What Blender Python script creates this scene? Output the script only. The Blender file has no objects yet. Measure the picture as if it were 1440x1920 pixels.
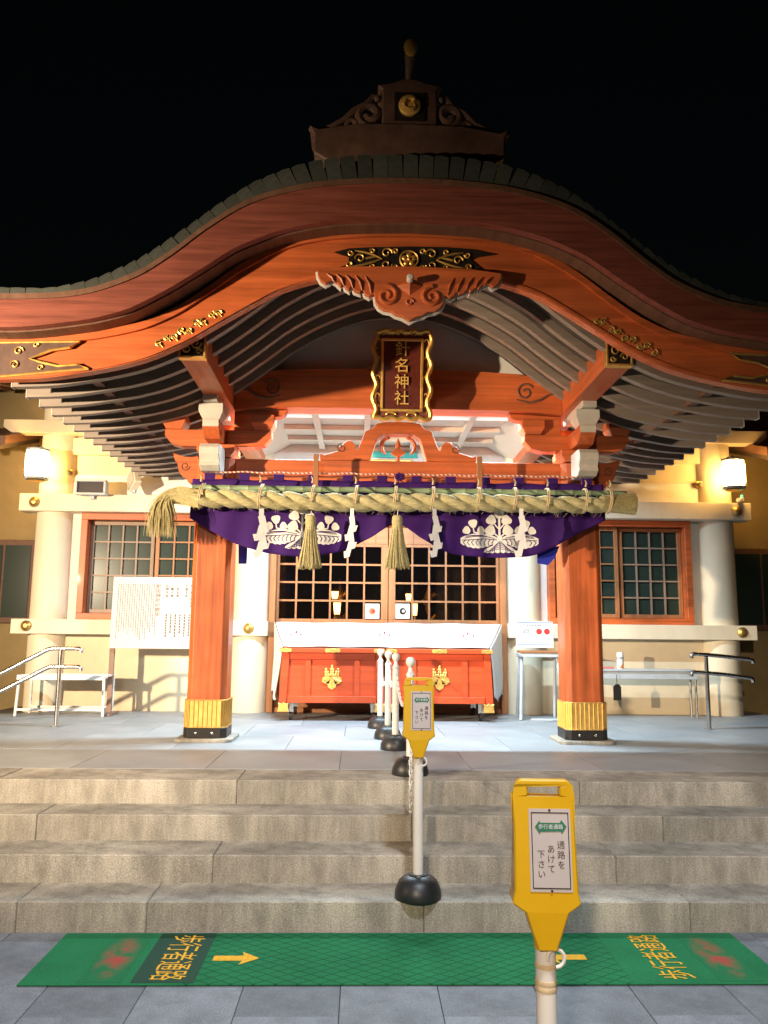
import bpy, bmesh, math, random
from mathutils import Vector, Matrix, Euler
random.seed(7)
S = bpy.context.scene
COL = S.collection
R = math.radians
PI = math.pi
# ------------------------------------------------------------------ camera
CAM = Vector((-.317, 0, 1.5)); F = 1531.6
_p, _y, _r = R(8.429), R(1.51), R(.538)
_fw = Vector((math.sin(_y)*math.cos(_p), math.cos(_y)*math.cos(_p), math.sin(_p)))
_rt0 = Vector((math.cos(_y), -math.sin(_y), 0)); _up0 = _rt0.cross(_fw)
_rt = _rt0*math.cos(_r) + _up0*math.sin(_r); _up = -_rt0*math.sin(_r) + _up0*math.cos(_r)
cd = bpy.data.cameras.new('camera'); cam = bpy.data.objects.new('camera', cd); COL.objects.link(cam)
cd.sensor_fit = 'VERTICAL'; cd.sensor_height = 36; cd.lens = 36*F/1920
cd.clip_start = .05; cd.clip_end = 600
M = Matrix((_rt, _up, -_fw)).transposed().to_4x4(); M.translation = CAM; cam.matrix_world = M
S.camera = cam
def at(px, py, Y):            # pixel of the photograph -> (X, Z) on the plane at depth Y
    d = _fw + _rt*((px-720)/F) - _up*((py-960)/F)
    P = CAM + d*(Y/d.y); return P.x, P.z
# ------------------------------------------------------------------ world, night
W = bpy.data.worlds.new('World'); S.world = W; W.use_nodes = True
wn = W.node_tree.nodes; bg = wn['Background']
sky = wn.new('ShaderNodeTexSky'); sky.sky_type = 'NISHITA'; sky.sun_disc = False
sky.sun_elevation = R(2); sky.sun_rotation = R(180)
W.node_tree.links.new(sky.outputs[0], bg.inputs[0]); bg.inputs[1].default_value = .0012
S.view_settings.view_transform = 'Standard'; S.view_settings.look = 'None'
S.view_settings.exposure = 0; S.view_settings.gamma = 1
S.cycles.use_denoising = True
S.cycles.max_bounces = 6; S.cycles.diffuse_bounces = 3; S.cycles.glossy_bounces = 3
S.cycles.transparent_max_bounces = 8; S.cycles.sample_clamp_indirect = 6
S.cycles.caustics_reflective = False; S.cycles.caustics_refractive = False
# ------------------------------------------------------------------ lamps of the precinct
def lamp(name, kind, loc, target, power, col, **kw):
    l = bpy.data.lights.new(name, kind); l.energy = power; l.color = col
    for k, v in kw.items(): setattr(l, k, v)
    o = bpy.data.objects.new(name, l); COL.objects.link(o); o.location = loc
    o.rotation_euler = (Vector(target)-Vector(loc)).to_track_quat('-Z', 'Y').to_euler()
    return o
lamp('flood_light', 'SPOT', (-6.3, 2.3, 2.55), (-1.8, 8.2, 2.1), 4900, (1, .78, .52), spot_size=R(80), spot_blend=1.0, shadow_soft_size=.08)
lamp('path_light', 'SPOT', (-2.3, -6.5, 4.6), (.2, 4.2, -.1), 3300, (1, .82, .60), spot_size=R(44), spot_blend=.9, shadow_soft_size=.14)
lamp('yard_light', 'SPOT', (.6, .2, 7.2), (.1, 4.3, 0), 2300, (.82, .90, 1), spot_size=R(58), spot_blend=.9, shadow_soft_size=.3)
for sx in (-.85, .85):        # tube lamps under the porch ceiling, just behind the upper beam
    lamp('porch_tube_light', 'AREA', (sx, 7.74, 3.735), (sx, 7.95, .6), 215, (.64, .87, 1), shape='RECTANGLE', size=1.1, size_y=.05)
# ------------------------------------------------------------------ materials
MATS = {}
def mat(name, col, rough=.6, scale=(6, 6, 6), var=.12, bump=0., metal=0., spec=.4, emis=None, estr=0., coat=0., rand=0., stain=0., detail=5, bscale=None, streak=0.):
    if name in MATS: return MATS[name]
    m = bpy.data.materials.new(name); m.use_nodes = True
    nt = m.node_tree; N = nt.nodes; L = nt.links; b = N['Principled BSDF']
    b.inputs['Roughness'].default_value = rough; b.inputs['Metallic'].default_value = metal
    b.inputs['Specular IOR Level'].default_value = spec; b.inputs['Coat Weight'].default_value = coat
    tc = N.new('ShaderNodeTexCoord'); mp = N.new('ShaderNodeMapping'); mp.inputs['Scale'].default_value = scale
    L.new(tc.outputs['Object'], mp.inputs[0])
    no = N.new('ShaderNodeTexNoise'); no.inputs['Scale'].default_value = 1; no.inputs['Detail'].default_value = detail; no.inputs['Roughness'].default_value = .6
    L.new(mp.outputs[0], no.inputs['Vector'])
    rp = N.new('ShaderNodeMapRange'); rp.inputs[1].default_value = .3; rp.inputs[2].default_value = .7
    rp.inputs[3].default_value = 1-var; rp.inputs[4].default_value = 1+var; L.new(no.outputs[0], rp.inputs[0])
    val = rp.outputs[0]
    def mul(a, bb):
        x = N.new('ShaderNodeMath'); x.operation = 'MULTIPLY'; L.new(a, x.inputs[0]); L.new(bb, x.inputs[1]); return x.outputs[0]
    if rand:
        oi = N.new('ShaderNodeObjectInfo'); r2 = N.new('ShaderNodeMapRange'); r2.inputs[3].default_value = 1-rand; r2.inputs[4].default_value = 1+rand
        L.new(oi.outputs['Random'], r2.inputs[0]); val = mul(val, r2.outputs[0])
    if stain:
        n2 = N.new('ShaderNodeTexNoise'); n2.inputs['Scale'].default_value = 1.7; n2.inputs['Detail'].default_value = 4
        L.new(tc.outputs['Object'], n2.inputs['Vector'])
        r3 = N.new('ShaderNodeMapRange'); r3.inputs[1].default_value = .35; r3.inputs[2].default_value = .65
        r3.inputs[3].default_value = 1-stain; r3.inputs[4].default_value = 1+stain*.5; L.new(n2.outputs[0], r3.inputs[0]); val = mul(val, r3.outputs[0])
    if streak:                # water stains and patchy weathering
        m3 = N.new('ShaderNodeMapping'); m3.inputs['Scale'].default_value = (9, 9, 1.6); L.new(tc.outputs['Object'], m3.inputs[0])
        n3 = N.new('ShaderNodeTexNoise'); n3.inputs['Scale'].default_value = 1; n3.inputs['Detail'].default_value = 5; n3.inputs['Roughness'].default_value = .7; L.new(m3.outputs[0], n3.inputs['Vector'])
        r4 = N.new('ShaderNodeMapRange'); r4.inputs[1].default_value = .36; r4.inputs[2].default_value = .6; r4.inputs[3].default_value = 1-streak; r4.inputs[4].default_value = 1.05; L.new(n3.outputs[0], r4.inputs[0]); val = mul(val, r4.outputs[0])
    hs = N.new('ShaderNodeHueSaturation'); hs.inputs['Color'].default_value = (*col, 1); L.new(val, hs.inputs['Value'])
    L.new(hs.outputs[0], b.inputs['Base Color'])
    rr = N.new('ShaderNodeMapRange'); rr.inputs[3].default_value = max(.05, rough-.1); rr.inputs[4].default_value = min(1, rough+.1)
    L.new(no.outputs[0], rr.inputs[0]); L.new(rr.outputs[0], b.inputs['Roughness'])
    if bump:
        bp = N.new('ShaderNodeBump'); bp.inputs['Strength'].default_value = bump; bp.inputs['Distance'].default_value = .01
        src = no
        if bscale:
            src = N.new('ShaderNodeTexNoise'); src.inputs['Scale'].default_value = bscale; src.inputs['Detail'].default_value = 3; L.new(tc.outputs['Object'], src.inputs['Vector'])
        L.new(src.outputs[0], bp.inputs['Height']); L.new(bp.outputs[0], b.inputs['Normal'])
    if emis:
        b.inputs['Emission Color'].default_value = (*emis, 1); b.inputs['Emission Strength'].default_value = estr
    MATS[name] = m; return m
RED = (.54, .122, .034)
wx = mat('lacquered wood grain x', RED, .45, (1.1, 24, 24), .30, .15, coat=.08, stain=.20)
wz = mat('lacquered wood grain z', RED, .45, (22, 22, .9), .36, .18, coat=.08, stain=.26, streak=.16)
wy = mat('lacquered wood grain y', RED, .42, (26, 1.2, 26), .22, .12, coat=.12, stain=.12)
wband = mat('eave board wood', (.25, .068, .044), .5, (2, 30, 40), .32, .15, stain=.15)
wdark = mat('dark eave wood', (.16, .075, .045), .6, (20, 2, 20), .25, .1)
wpale = mat('plain cypress wood', (.37, .158, .066), .5, (22, 22, 1.5), .18, .1, stain=.08)
wpalex = mat('plain cypress wood x', (.37, .158, .066), .5, (1.5, 22, 22), .18, .1, stain=.08)
wbox = mat('vermilion box wood', (.56, .072, .020), .38, (1.5, 20, 20), .15, .06, coat=.2)
wsash = mat('weathered sash wood', (.32, .22, .16), .55, (20, 20, 2), .15, .05)
wpost = mat('brown post wood', (.25, .15, .11), .6, (20, 20, 2), .2, .08)
raft = mat('pale rafter wood', (.25, .20, .165), .6, (2, 25, 25), .16, .08)
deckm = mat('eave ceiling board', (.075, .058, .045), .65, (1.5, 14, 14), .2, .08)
plas = mat('cream plaster', (.74, .62, .44), .8, (5, 5, 5), .05, .05, stain=.07, bscale=60)
plasw = mat('white plaster', (.78, .75, .70), .8, (5, 5, 5), .04, .04, stain=.06, bscale=60)
plascol = mat('cream painted column', (.75, .66, .50), .6, (6, 6, 2), .05, .03, stain=.06)
gofun = mat('chalk white paint', (.56, .51, .45), .6, (12, 12, 12), .08, .03, stain=.1)
ceilm = mat('pale ceiling board', (.60, .56, .50), .7, (3, 14, 14), .06, .03)
gold = mat('gilt metal', (.88, .54, .15), .40, (20, 20, 20), .12, .15, metal=.8)
goldd = mat('aged gilt', (.60, .38, .12), .45, (24, 24, 24), .2, .2, metal=.85)
blackm = mat('black lacquer', (.02, .016, .013), .35, (10, 10, 10), .2)
tilem = mat('grey roof tile', (.065, .07, .06), .5, (14, 14, 14), .2, .12, rand=.2, stain=.15)
copper = mat('dark copper ridge', (.11, .058, .042), .55, (10, 10, 10), .25, .2, stain=.3)
granite = mat('granite', (.37, .33, .27), .75, (120, 120, 120), .30, .35, rand=.08, stain=.34, detail=2, streak=.34)
paver = mat('grey granite paver', (.20, .21, .23), .7, (120, 120, 120), .24, .2, rand=.14, stain=.30, detail=2, streak=.22)
floorm = mat('porch floor stone', (.29, .31, .33), .5, (110, 110, 110), .16, .1, rand=.05, stain=.16, detail=2)
joint = mat('joint mortar', (.11, .10, .09), .9, (20, 20, 20), .2)
purple = mat('purple curtain cloth', (.040, .008, .115), .75, (90, 90, 90), .15, .1, spec=.2, bscale=220)
bluec = mat('blue cloth', (.03, .04, .42), .75, (60, 60, 60), .12, .08, spec=.2)
crestm = mat('white dyed cloth', (.74, .71, .68), .8, (40, 40, 40), .06, .05, spec=.2)
paperm = mat('white paper', (.62, .60, .60), .8, (9, 9, 9), .05, .02, spec=.2)
straw = mat('rice straw', (.44, .37, .18), .75, (60, 60, 60), .3, .3, spec=.2, rand=.06)
strawr = mat('twisted straw rope', (.46, .40, .21), .8, (14, 90, 90), .32, .5, spec=.2)
cordm = mat('hemp cord', (.62, .46, .27), .8, (40, 40, 40), .15, .1)
bamboo = mat('green bamboo', (.25, .33, .20), .4, (3, 30, 30), .2, .05, stain=.2)
yellow = mat('yellow plastic', (.60, .335, .004), .36, (6, 6, 6), .05, .03, coat=.2, stain=.06)
rubber = mat('black rubber', (.016, .016, .017), .42, (20, 20, 20), .2, .1, spec=.5)
plastic = mat('white plastic', (.72, .66, .60), .42, (10, 10, 4), .05, .02, stain=.08)
steel = mat('stainless steel', (.62, .60, .57), .26, (40, 40, 2), .06, .02, metal=1)
greym = mat('grey painted metal', (.46, .50, .54), .45, (10, 10, 10), .08, .03)
whitem = mat('white painted metal', (.78, .76, .72), .45, (10, 10, 10), .05, .03)
ink = mat('black ink', (.025, .02, .02), .7, (9, 9, 9), .1, spec=.2)
inkg = mat('grey ink', (.16, .13, .12), .7, (9, 9, 9), .1, spec=.2)
greeni = mat('green print', (.02, .13, .075), .6, (9, 9, 9), .08)
redi = mat('red print', (.55, .03, .03), .6, (9, 9, 9), .08)
bluei = mat('blue print', (.05, .16, .42), .6, (9, 9, 9), .08)
greyi = mat('grey print', (.35, .35, .36), .6, (60, 60, 60), .3)
ylp = mat('yellow floor print', (.74, .36, .01), .8, (60, 60, 60), .22)
rdp = mat('red floor print', (.45, .06, .05), .8, (60, 60, 60), .25)
dkgp = mat('dark green mat panel', (.006, .045, .022), .85, (60, 60, 60), .2)
turq = mat('turquoise paint', (.05, .52, .48), .5, (20, 20, 20), .12)
orange = mat('orange print', (.75, .20, .02), .5, (9, 9, 9), .06)
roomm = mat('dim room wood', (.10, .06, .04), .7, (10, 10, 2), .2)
lampw = mat('lit lantern paper', (.9, .88, .82), .6, (10, 10, 10), .02, emis=(1, .55, .14), estr=46)
lampi = mat('lit altar lantern', (.9, .7, .4), .6, (10, 10, 10), .02, emis=(1, .46, .12), estr=15)
tubem = mat('lit lamp tube', (.9, .9, .9), .6, (10, 10, 10), .02, emis=(.8, .93, 1), estr=3)
grnl = mat('green indicator', (.1, .6, .4), .4, (10, 10, 10), .05, emis=(.1, .9, .6), estr=1.2)
def glassmat(name, tint, mixf, rough):
    m = bpy.data.materials.new(name); m.use_nodes = True; N = m.node_tree.nodes; L = m.node_tree.links
    b = N['Principled BSDF']; b.inputs['Base Color'].default_value = (*tint, 1); b.inputs['Roughness'].default_value = rough; b.inputs['Specular IOR Level'].default_value = .5 if rough < .1 else .12
    t = N.new('ShaderNodeBsdfTransparent'); x = N.new('ShaderNodeMixShader'); x.inputs[0].default_value = mixf
    L.new(t.outputs[0], x.inputs[1]); L.new(b.outputs[0], x.inputs[2]); L.new(x.outputs[0], N['Material Output'].inputs[0]); return m
glassd = glassmat('clear dark glass', (.004, .004, .004), .30, .03)
glassw = glassmat('figured green glass', (.030, .045, .036), .95, .25)
def matmat():
    m = bpy.data.materials.new('green mat pile'); m.use_nodes = True; N = m.node_tree.nodes; L = m.node_tree.links; b = N['Principled BSDF']
    b.inputs['Roughness'].default_value = .95; b.inputs['Specular IOR Level'].default_value = .1
    tc = N.new('ShaderNodeTexCoord'); n = N.new('ShaderNodeTexNoise'); n.inputs['Scale'].default_value = 150; n.inputs['Detail'].default_value = 2
    L.new(tc.outputs['Object'], n.inputs['Vector'])
    n2 = N.new('ShaderNodeTexNoise'); n2.inputs['Scale'].default_value = 3; L.new(tc.outputs['Object'], n2.inputs['Vector'])
    sx = N.new('ShaderNodeSeparateXYZ'); L.new(tc.outputs['Object'], sx.inputs[0])
    def ma(op, a, bb):
        x = N.new('ShaderNodeMath'); x.operation = op
        for i, q in enumerate((a, bb)):
            if q is None: continue
            if isinstance(q, (int, float)): x.inputs[i].default_value = q
            else: L.new(q, x.inputs[i])
        return x.outputs[0]
    lines = None     # printed diamond lattice in the middle field
    for s in (1, -1):
        u = ma('ADD', ma('MULTIPLY', sx.outputs[0], 10.5), ma('MULTIPLY', sx.outputs[1], s*15.))
        fr = ma('ABSOLUTE', ma('SUBTRACT', ma('FRACT', u, None), .5), None)
        l = ma('LESS_THAN', fr, .055); lines = l if lines is None else ma('MAXIMUM', lines, l)
    lines = ma('MULTIPLY', lines, ma('LESS_THAN', ma('ABSOLUTE', sx.outputs[0], None), .98))
    v = ma('MULTIPLY', ma('ADD', ma('MULTIPLY', n.outputs[0], .7), .65), ma('ADD', ma('MULTIPLY', n2.outputs[0], .6), .7))
    v = ma('MULTIPLY', v, ma('SUBTRACT', 1., ma('MULTIPLY', lines, .5)))
    hs = N.new('ShaderNodeHueSaturation'); hs.inputs['Color'].default_value = (.020, .155, .062, 1); L.new(v, hs.inputs['Value'])
    L.new(hs.outputs[0], b.inputs['Base Color'])
    bp = N.new('ShaderNodeBump'); bp.inputs['Strength'].default_value = .5; bp.inputs['Distance'].default_value = .004; L.new(n.outputs[0], bp.inputs['Height']); L.new(bp.outputs[0], b.inputs['Normal'])
    return m
matpile = matmat()
def stripemat():
    m = bpy.data.materials.new('red and white twisted cord'); m.use_nodes = True; N = m.node_tree.nodes; L = m.node_tree.links; b = N['Principled BSDF']; b.inputs['Roughness'].default_value = .7
    tc = N.new('ShaderNodeTexCoord'); w = N.new('ShaderNodeTexWave'); w.inputs['Scale'].default_value = 16; w.bands_direction = 'DIAGONAL'
    L.new(tc.outputs['Object'], w.inputs[0]); r = N.new('ShaderNodeValToRGB'); r.color_ramp.interpolation = 'CONSTANT'
    r.color_ramp.elements[0].color = (.5, .08, .03, 1); r.color_ramp.elements[1].position = .55; r.color_ramp.elements[1].color = (.75, .66, .58, 1)
    L.new(w.outputs[0], r.inputs[0]); L.new(r.outputs[0], b.inputs['Base Color']); return m
stripe = stripemat()
# ------------------------------------------------------------------ mesh helpers
ORG = {}
class MB:
    def __init__(s): s.v = []; s.f = []
    def add(s, v, f):
        n = len(s.v); s.v += [tuple(q) for q in v]; s.f += [tuple(i+n for i in q) for q in f]; return s
    def box(s, x0, x1, y0, y1, z0, z1, M=None):
        v = [Vector((x, y, z)) for z in (z0, z1) for y in (y0, y1) for x in (x0, x1)]
        if M: v = [M @ q for q in v]
        return s.add(v, [(0, 2, 3, 1), (4, 5, 7, 6), (0, 1, 5, 4), (2, 6, 7, 3), (0, 4, 6, 2), (1, 3, 7, 5)])
    def prism(s, poly, a, b, ax='y', M=None):
        n = len(poly)
        def P(q, t): return Vector((q[0], t, q[1])) if ax == 'y' else Vector((t, q[0], q[1])) if ax == 'x' else Vector((q[0], q[1], t))
        v = [P(q, a) for q in poly] + [P(q, b) for q in poly]
        if M: v = [M @ q for q in v]
        return s.add(v, [tuple(range(n-1, -1, -1)), tuple(range(n, 2*n))] + [(i, (i+1) % n, n+(i+1) % n, n+i) for i in range(n)])
    def tube(s, pts, r, n=8, closed=False, M=None):
        pts = [Vector(p) for p in pts]; k = len(pts); rs = r if isinstance(r, (list, tuple)) else [r]*k
        base = len(s.v); prev = None; vs = []
        for i, p in enumerate(pts):
            t = (pts[(i+1) % k]-pts[i-1]) if closed else (pts[min(i+1, k-1)]-pts[max(i-1, 0)])
            if t.length < 1e-9: t = Vector((0, 0, 1))
            t.normalize()
            if prev is None:
                a = Vector((0, 0, 1)) if abs(t.z) < .9 else Vector((1, 0, 0)); u = t.cross(a).normalized()
            else:
                u = prev - t*prev.dot(t); u = u.normalized() if u.length > 1e-6 else t.orthogonal().normalized()
            prev = u; w = t.cross(u)
            for j in range(n):
                an = 2*PI*j/n; q = p + (u*math.cos(an)+w*math.sin(an))*rs[i]; vs.append(M @ q if M else q)
        f = []
        for i in range(k if closed else k-1):
            i2 = (i+1) % k
            for j in range(n): f.append((i*n+j, i*n+(j+1) % n, i2*n+(j+1) % n, i2*n+j))
        if not closed: f += [tuple(range(n-1, -1, -1)), tuple((k-1)*n+j for j in range(n))]
        return s.add(vs, f)
    def lathe(s, prof, c=(0, 0, 0), n=20, ax='z', M=None):
        c = Vector(c); vs = []
        for r, z in prof:
            for j in range(n):
                a = 2*PI*j/n; x, y = r*math.cos(a), r*math.sin(a)
                q = Vector((x, y, z)) if ax == 'z' else Vector((z, x, y)) if ax == 'x' else Vector((x, z, y))
                q = q + c; vs.append(M @ q if M else q)
        k = len(prof); f = [(i*n+j, i*n+(j+1) % n, (i+1)*n+(j+1) % n, (i+1)*n+j) for i in range(k-1) for j in range(n)]
        if prof[0][0] > 1e-6: f.append(tuple(range(n-1, -1, -1)))
        if prof[-1][0] > 1e-6: f.append(tuple((k-1)*n+j for j in range(n)))
        return s.add(vs, f)
    def sphere(s, c, r, n=10, sc=(1, 1, 1)):
        prof = [(max(1e-7, r*math.sin(PI*i/n)), -r*math.cos(PI*i/n)) for i in range(n+1)]
        M = Matrix.Translation(c) @ Matrix.Diagonal((*sc, 1)); return s.lathe(prof, n=n+4, M=M)
    def build(s, name, m, parent=None, bevel=0, smooth=False, origin=None, loc=None):
        o_par = ORG.get(parent.name, Vector((0, 0, 0))) if parent else Vector((0, 0, 0))
        if origin is None:
            if parent: origin = o_par
            else:
                xs = [q[0] for q in s.v]; ys = [q[1] for q in s.v]; zs = [q[2] for q in s.v]
                origin = Vector(((min(xs)+max(xs))/2, (min(ys)+max(ys))/2, min(zs)))
        origin = Vector(origin)
        me = bpy.data.meshes.new(name); me.from_pydata([tuple(Vector(q)-origin) for q in s.v], [], s.f)
        bm = bmesh.new(); bm.from_mesh(me); bmesh.ops.remove_doubles(bm, verts=bm.verts, dist=1e-6)
        bmesh.ops.recalc_face_normals(bm, faces=bm.faces); bm.to_mesh(me); bm.free()
        me.materials.append(m)
        if smooth:
            for p in me.polygons: p.use_smooth = True
            try: me.set_sharp_from_angle(angle=R(40))
            except Exception: pass
        o = bpy.data.objects.new(name, me); COL.objects.link(o)
        if parent: o.parent = parent
        o.location = origin - o_par
        ORG[o.name] = origin
        if bevel:
            b = o.modifiers.new('bevel', 'BEVEL'); b.width = bevel; b.segments = 1; b.limit_method = 'ANGLE'; b.angle_limit = R(40)
        return o
def tag(o, label, cat, group=None):
    o['label'] = label; o['category'] = cat
    if group: o['group'] = group
    return o
def thing(name, loc, label, cat, group=None):
    o = bpy.data.objects.new(name, None); COL.objects.link(o); o.location = loc; o.empty_display_size = .1
    ORG[o.name] = Vector(loc); return tag(o, label, cat, group)
def struct(o): o['kind'] = 'structure'; return o
def inst(src, name, parent, wloc):             # another piece sharing src's mesh
    o = bpy.data.objects.new(name, src.data); COL.objects.link(o); o.parent = parent
    o.location = Vector(wloc) - ORG[parent.name]; ORG[o.name] = Vector(wloc)
    for md in src.modifiers:
        b = o.modifiers.new('bevel', 'BEVEL'); b.width = md.width; b.segments = 1; b.limit_method = 'ANGLE'; b.angle_limit = R(40)
    return o
def empty_part(name, parent, wloc):
    o = bpy.data.objects.new(name, None); COL.objects.link(o); o.parent = parent; o.location = Vector(wloc)-ORG[parent.name]; o.empty_display_size = .05
    ORG[o.name] = Vector(wloc); return o
def glyphs(text, size, depth=.0):              # text outlines as (verts, faces), centred on the origin
    c = bpy.data.curves.new('t', 'FONT'); c.body = text; c.size = size; c.align_x = 'CENTER'; c.align_y = 'CENTER'; c.extrude = depth
    c.resolution_u = 2
    o = bpy.data.objects.new('t', c); COL.objects.link(o)
    dg = bpy.context.evaluated_depsgraph_get(); me = o.evaluated_get(dg).to_mesh()
    v = [Vector(q.co) for q in me.vertices]; f = [tuple(p.vertices) for p in me.polygons]
    o.evaluated_get(dg).to_mesh_clear(); bpy.data.objects.remove(o); bpy.data.curves.remove(c); return v, f
def put_text(mb, text, size, M, depth=.0):
    v, f = glyphs(text, size, depth); mb.add([M @ q for q in v], f)
def put_vert(mb, text, size, top, M, depth=.0, pitch=1.08):   # vertical writing, top = (x, y) in the sign's plane
    for i, ch in enumerate(text):
        if ch == ' ': continue
        put_text(mb, ch, size, M @ Matrix.Translation((top[0], top[1]-size*pitch*(i+.5), 0)), depth)
def facing(x, y, z, tilt=0, yaw=0):            # sign plane: local x right, local y up, local z towards the viewer (-Y)
    return Matrix.Translation((x, y, z)) @ Matrix.Rotation(yaw, 4, 'Z') @ Matrix.Rotation(PI/2+tilt, 4, 'X')
def lerp(tab):                                 # smooth interpolation through a table, symmetric in x
    xs = [a for a, b in tab]; ys = [b for a, b in tab]; n = len(xs)
    d = [(ys[i+1]-ys[i])/(xs[i+1]-xs[i]) for i in range(n-1)]
    ms = [d[0]] + [(0 if d[i-1]*d[i] <= 0 else 2*d[i-1]*d[i]/(d[i-1]+d[i])) for i in range(1, n-1)] + [d[-1]]
    def f(x):
        x = min(max(x, xs[0]), xs[-1])
        i = 0
        while i < n-2 and x > xs[i+1]: i += 1
        h = xs[i+1]-xs[i]; t = (x-xs[i])/h
        return (2*t**3-3*t*t+1)*ys[i]+(t**3-2*t*t+t)*h*ms[i]+(-2*t**3+3*t*t)*ys[i+1]+(t**3-t*t)*h*ms[i+1]
    return f
def frange(a, b, n): return [a+(b-a)*i/n for i in range(n+1)]
def spiral(cx, cz, r0, r1, a0, turns, y, n=16):
    out = []
    for i in range(n+1):
        t = i/n; a = a0+turns*2*PI*t; r = r0+(r1-r0)*t; out.append((cx+r*math.cos(a), y, cz+r*math.sin(a)))
    return out
RIS, TR, Y0 = .144, .316, 4.409
PL = 4*RIS; YE = Y0+3*TR; XS = 4.55
# ================================================================== the setting
g = MB(); g.box(-150, 150, -60, 240, -.30, -.014); ground = struct(g.build('ground', joint, origin=(0, 0, -.3)))
PP = .415; PLEN = .83
src = None
for k in range(-11, 11):
    for j in range(-2, 5):
        y1 = 3.49 + (0 if k % 2 == 0 else PLEN/2) + j*PLEN*1.0 - PLEN; y0 = y1-PLEN
        if y0 > 4.39 or y1 < 1.0: continue
        x0 = .03+k*PP; yy1 = min(y1, 4.405)
        if yy1-y0 < .05: continue
        if abs((yy1-y0)-PLEN) < 1e-6 and src: inst(src, 'paving_stone', ground, (x0, y0, random.uniform(-.001, .001)))
        else:
            o = MB().box(x0+.0014, x0+PP-.0014, y0+.0014, yy1-.0014, -.05, 0).build('paving_stone', paver, ground, bevel=.0018, origin=(x0, y0, 0))
            if abs((yy1-y0)-PLEN) < 1e-6: src = o
# steps
core = MB()
for k in range(4): core.box(-XS+.01, XS-.01, Y0+k*TR+.008, 9, k*RIS-.02, (k+1)*RIS-.012)
steps = struct(core.build('stone_steps', joint, origin=(0, Y0, 0)))
JX = [[38, 280, 795, 1290], [400, 1155], [65, 772], [440, 1090]]
for k in range(4):
    Yk = Y0+k*TR; xs = [at(p, 1600, Yk)[0] for p in JX[k]]
    while xs[0] > -3.2: xs.insert(0, xs[0]-1.5)
    while xs[-1] < 3.2: xs.append(xs[-1]+1.5)
    xs = [-XS]+xs+[XS]; y1 = Yk+TR+.012 if k < 3 else Yk+.42
    for a, b in zip(xs, xs[1:]):
        MB().box(a+.0012, b-.0012, Yk+random.uniform(0, .002), y1, k*RIS-.011, (k+1)*RIS+random.uniform(-.001, .001)).build('step_block', granite, steps, bevel=.005, origin=(a, Yk, k*RIS))
fl = MB(); fl.box(-XS+.01, XS-.01, YE+.43, 13, .02, PL-.012); floor = struct(fl.build('porch_floor', joint, origin=(0, YE, .02)))
fw_, fd_ = .91, .91
ny = 5
for j in range(ny):
    for k in range(-5, 5):
        x0 = k*fw_ + (.0 if j % 2 else fw_/2); y0 = YE+.423+j*fd_
        MB().box(max(x0, -XS)+.0015, min(x0+fw_, XS)-.0015, y0+.0015, y0+fd_-.0015, PL-.05, PL+random.uniform(-.0006, .0006)).build('floor_slab', floorm, floor, bevel=.002, origin=(x0, y0, PL))
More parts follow.
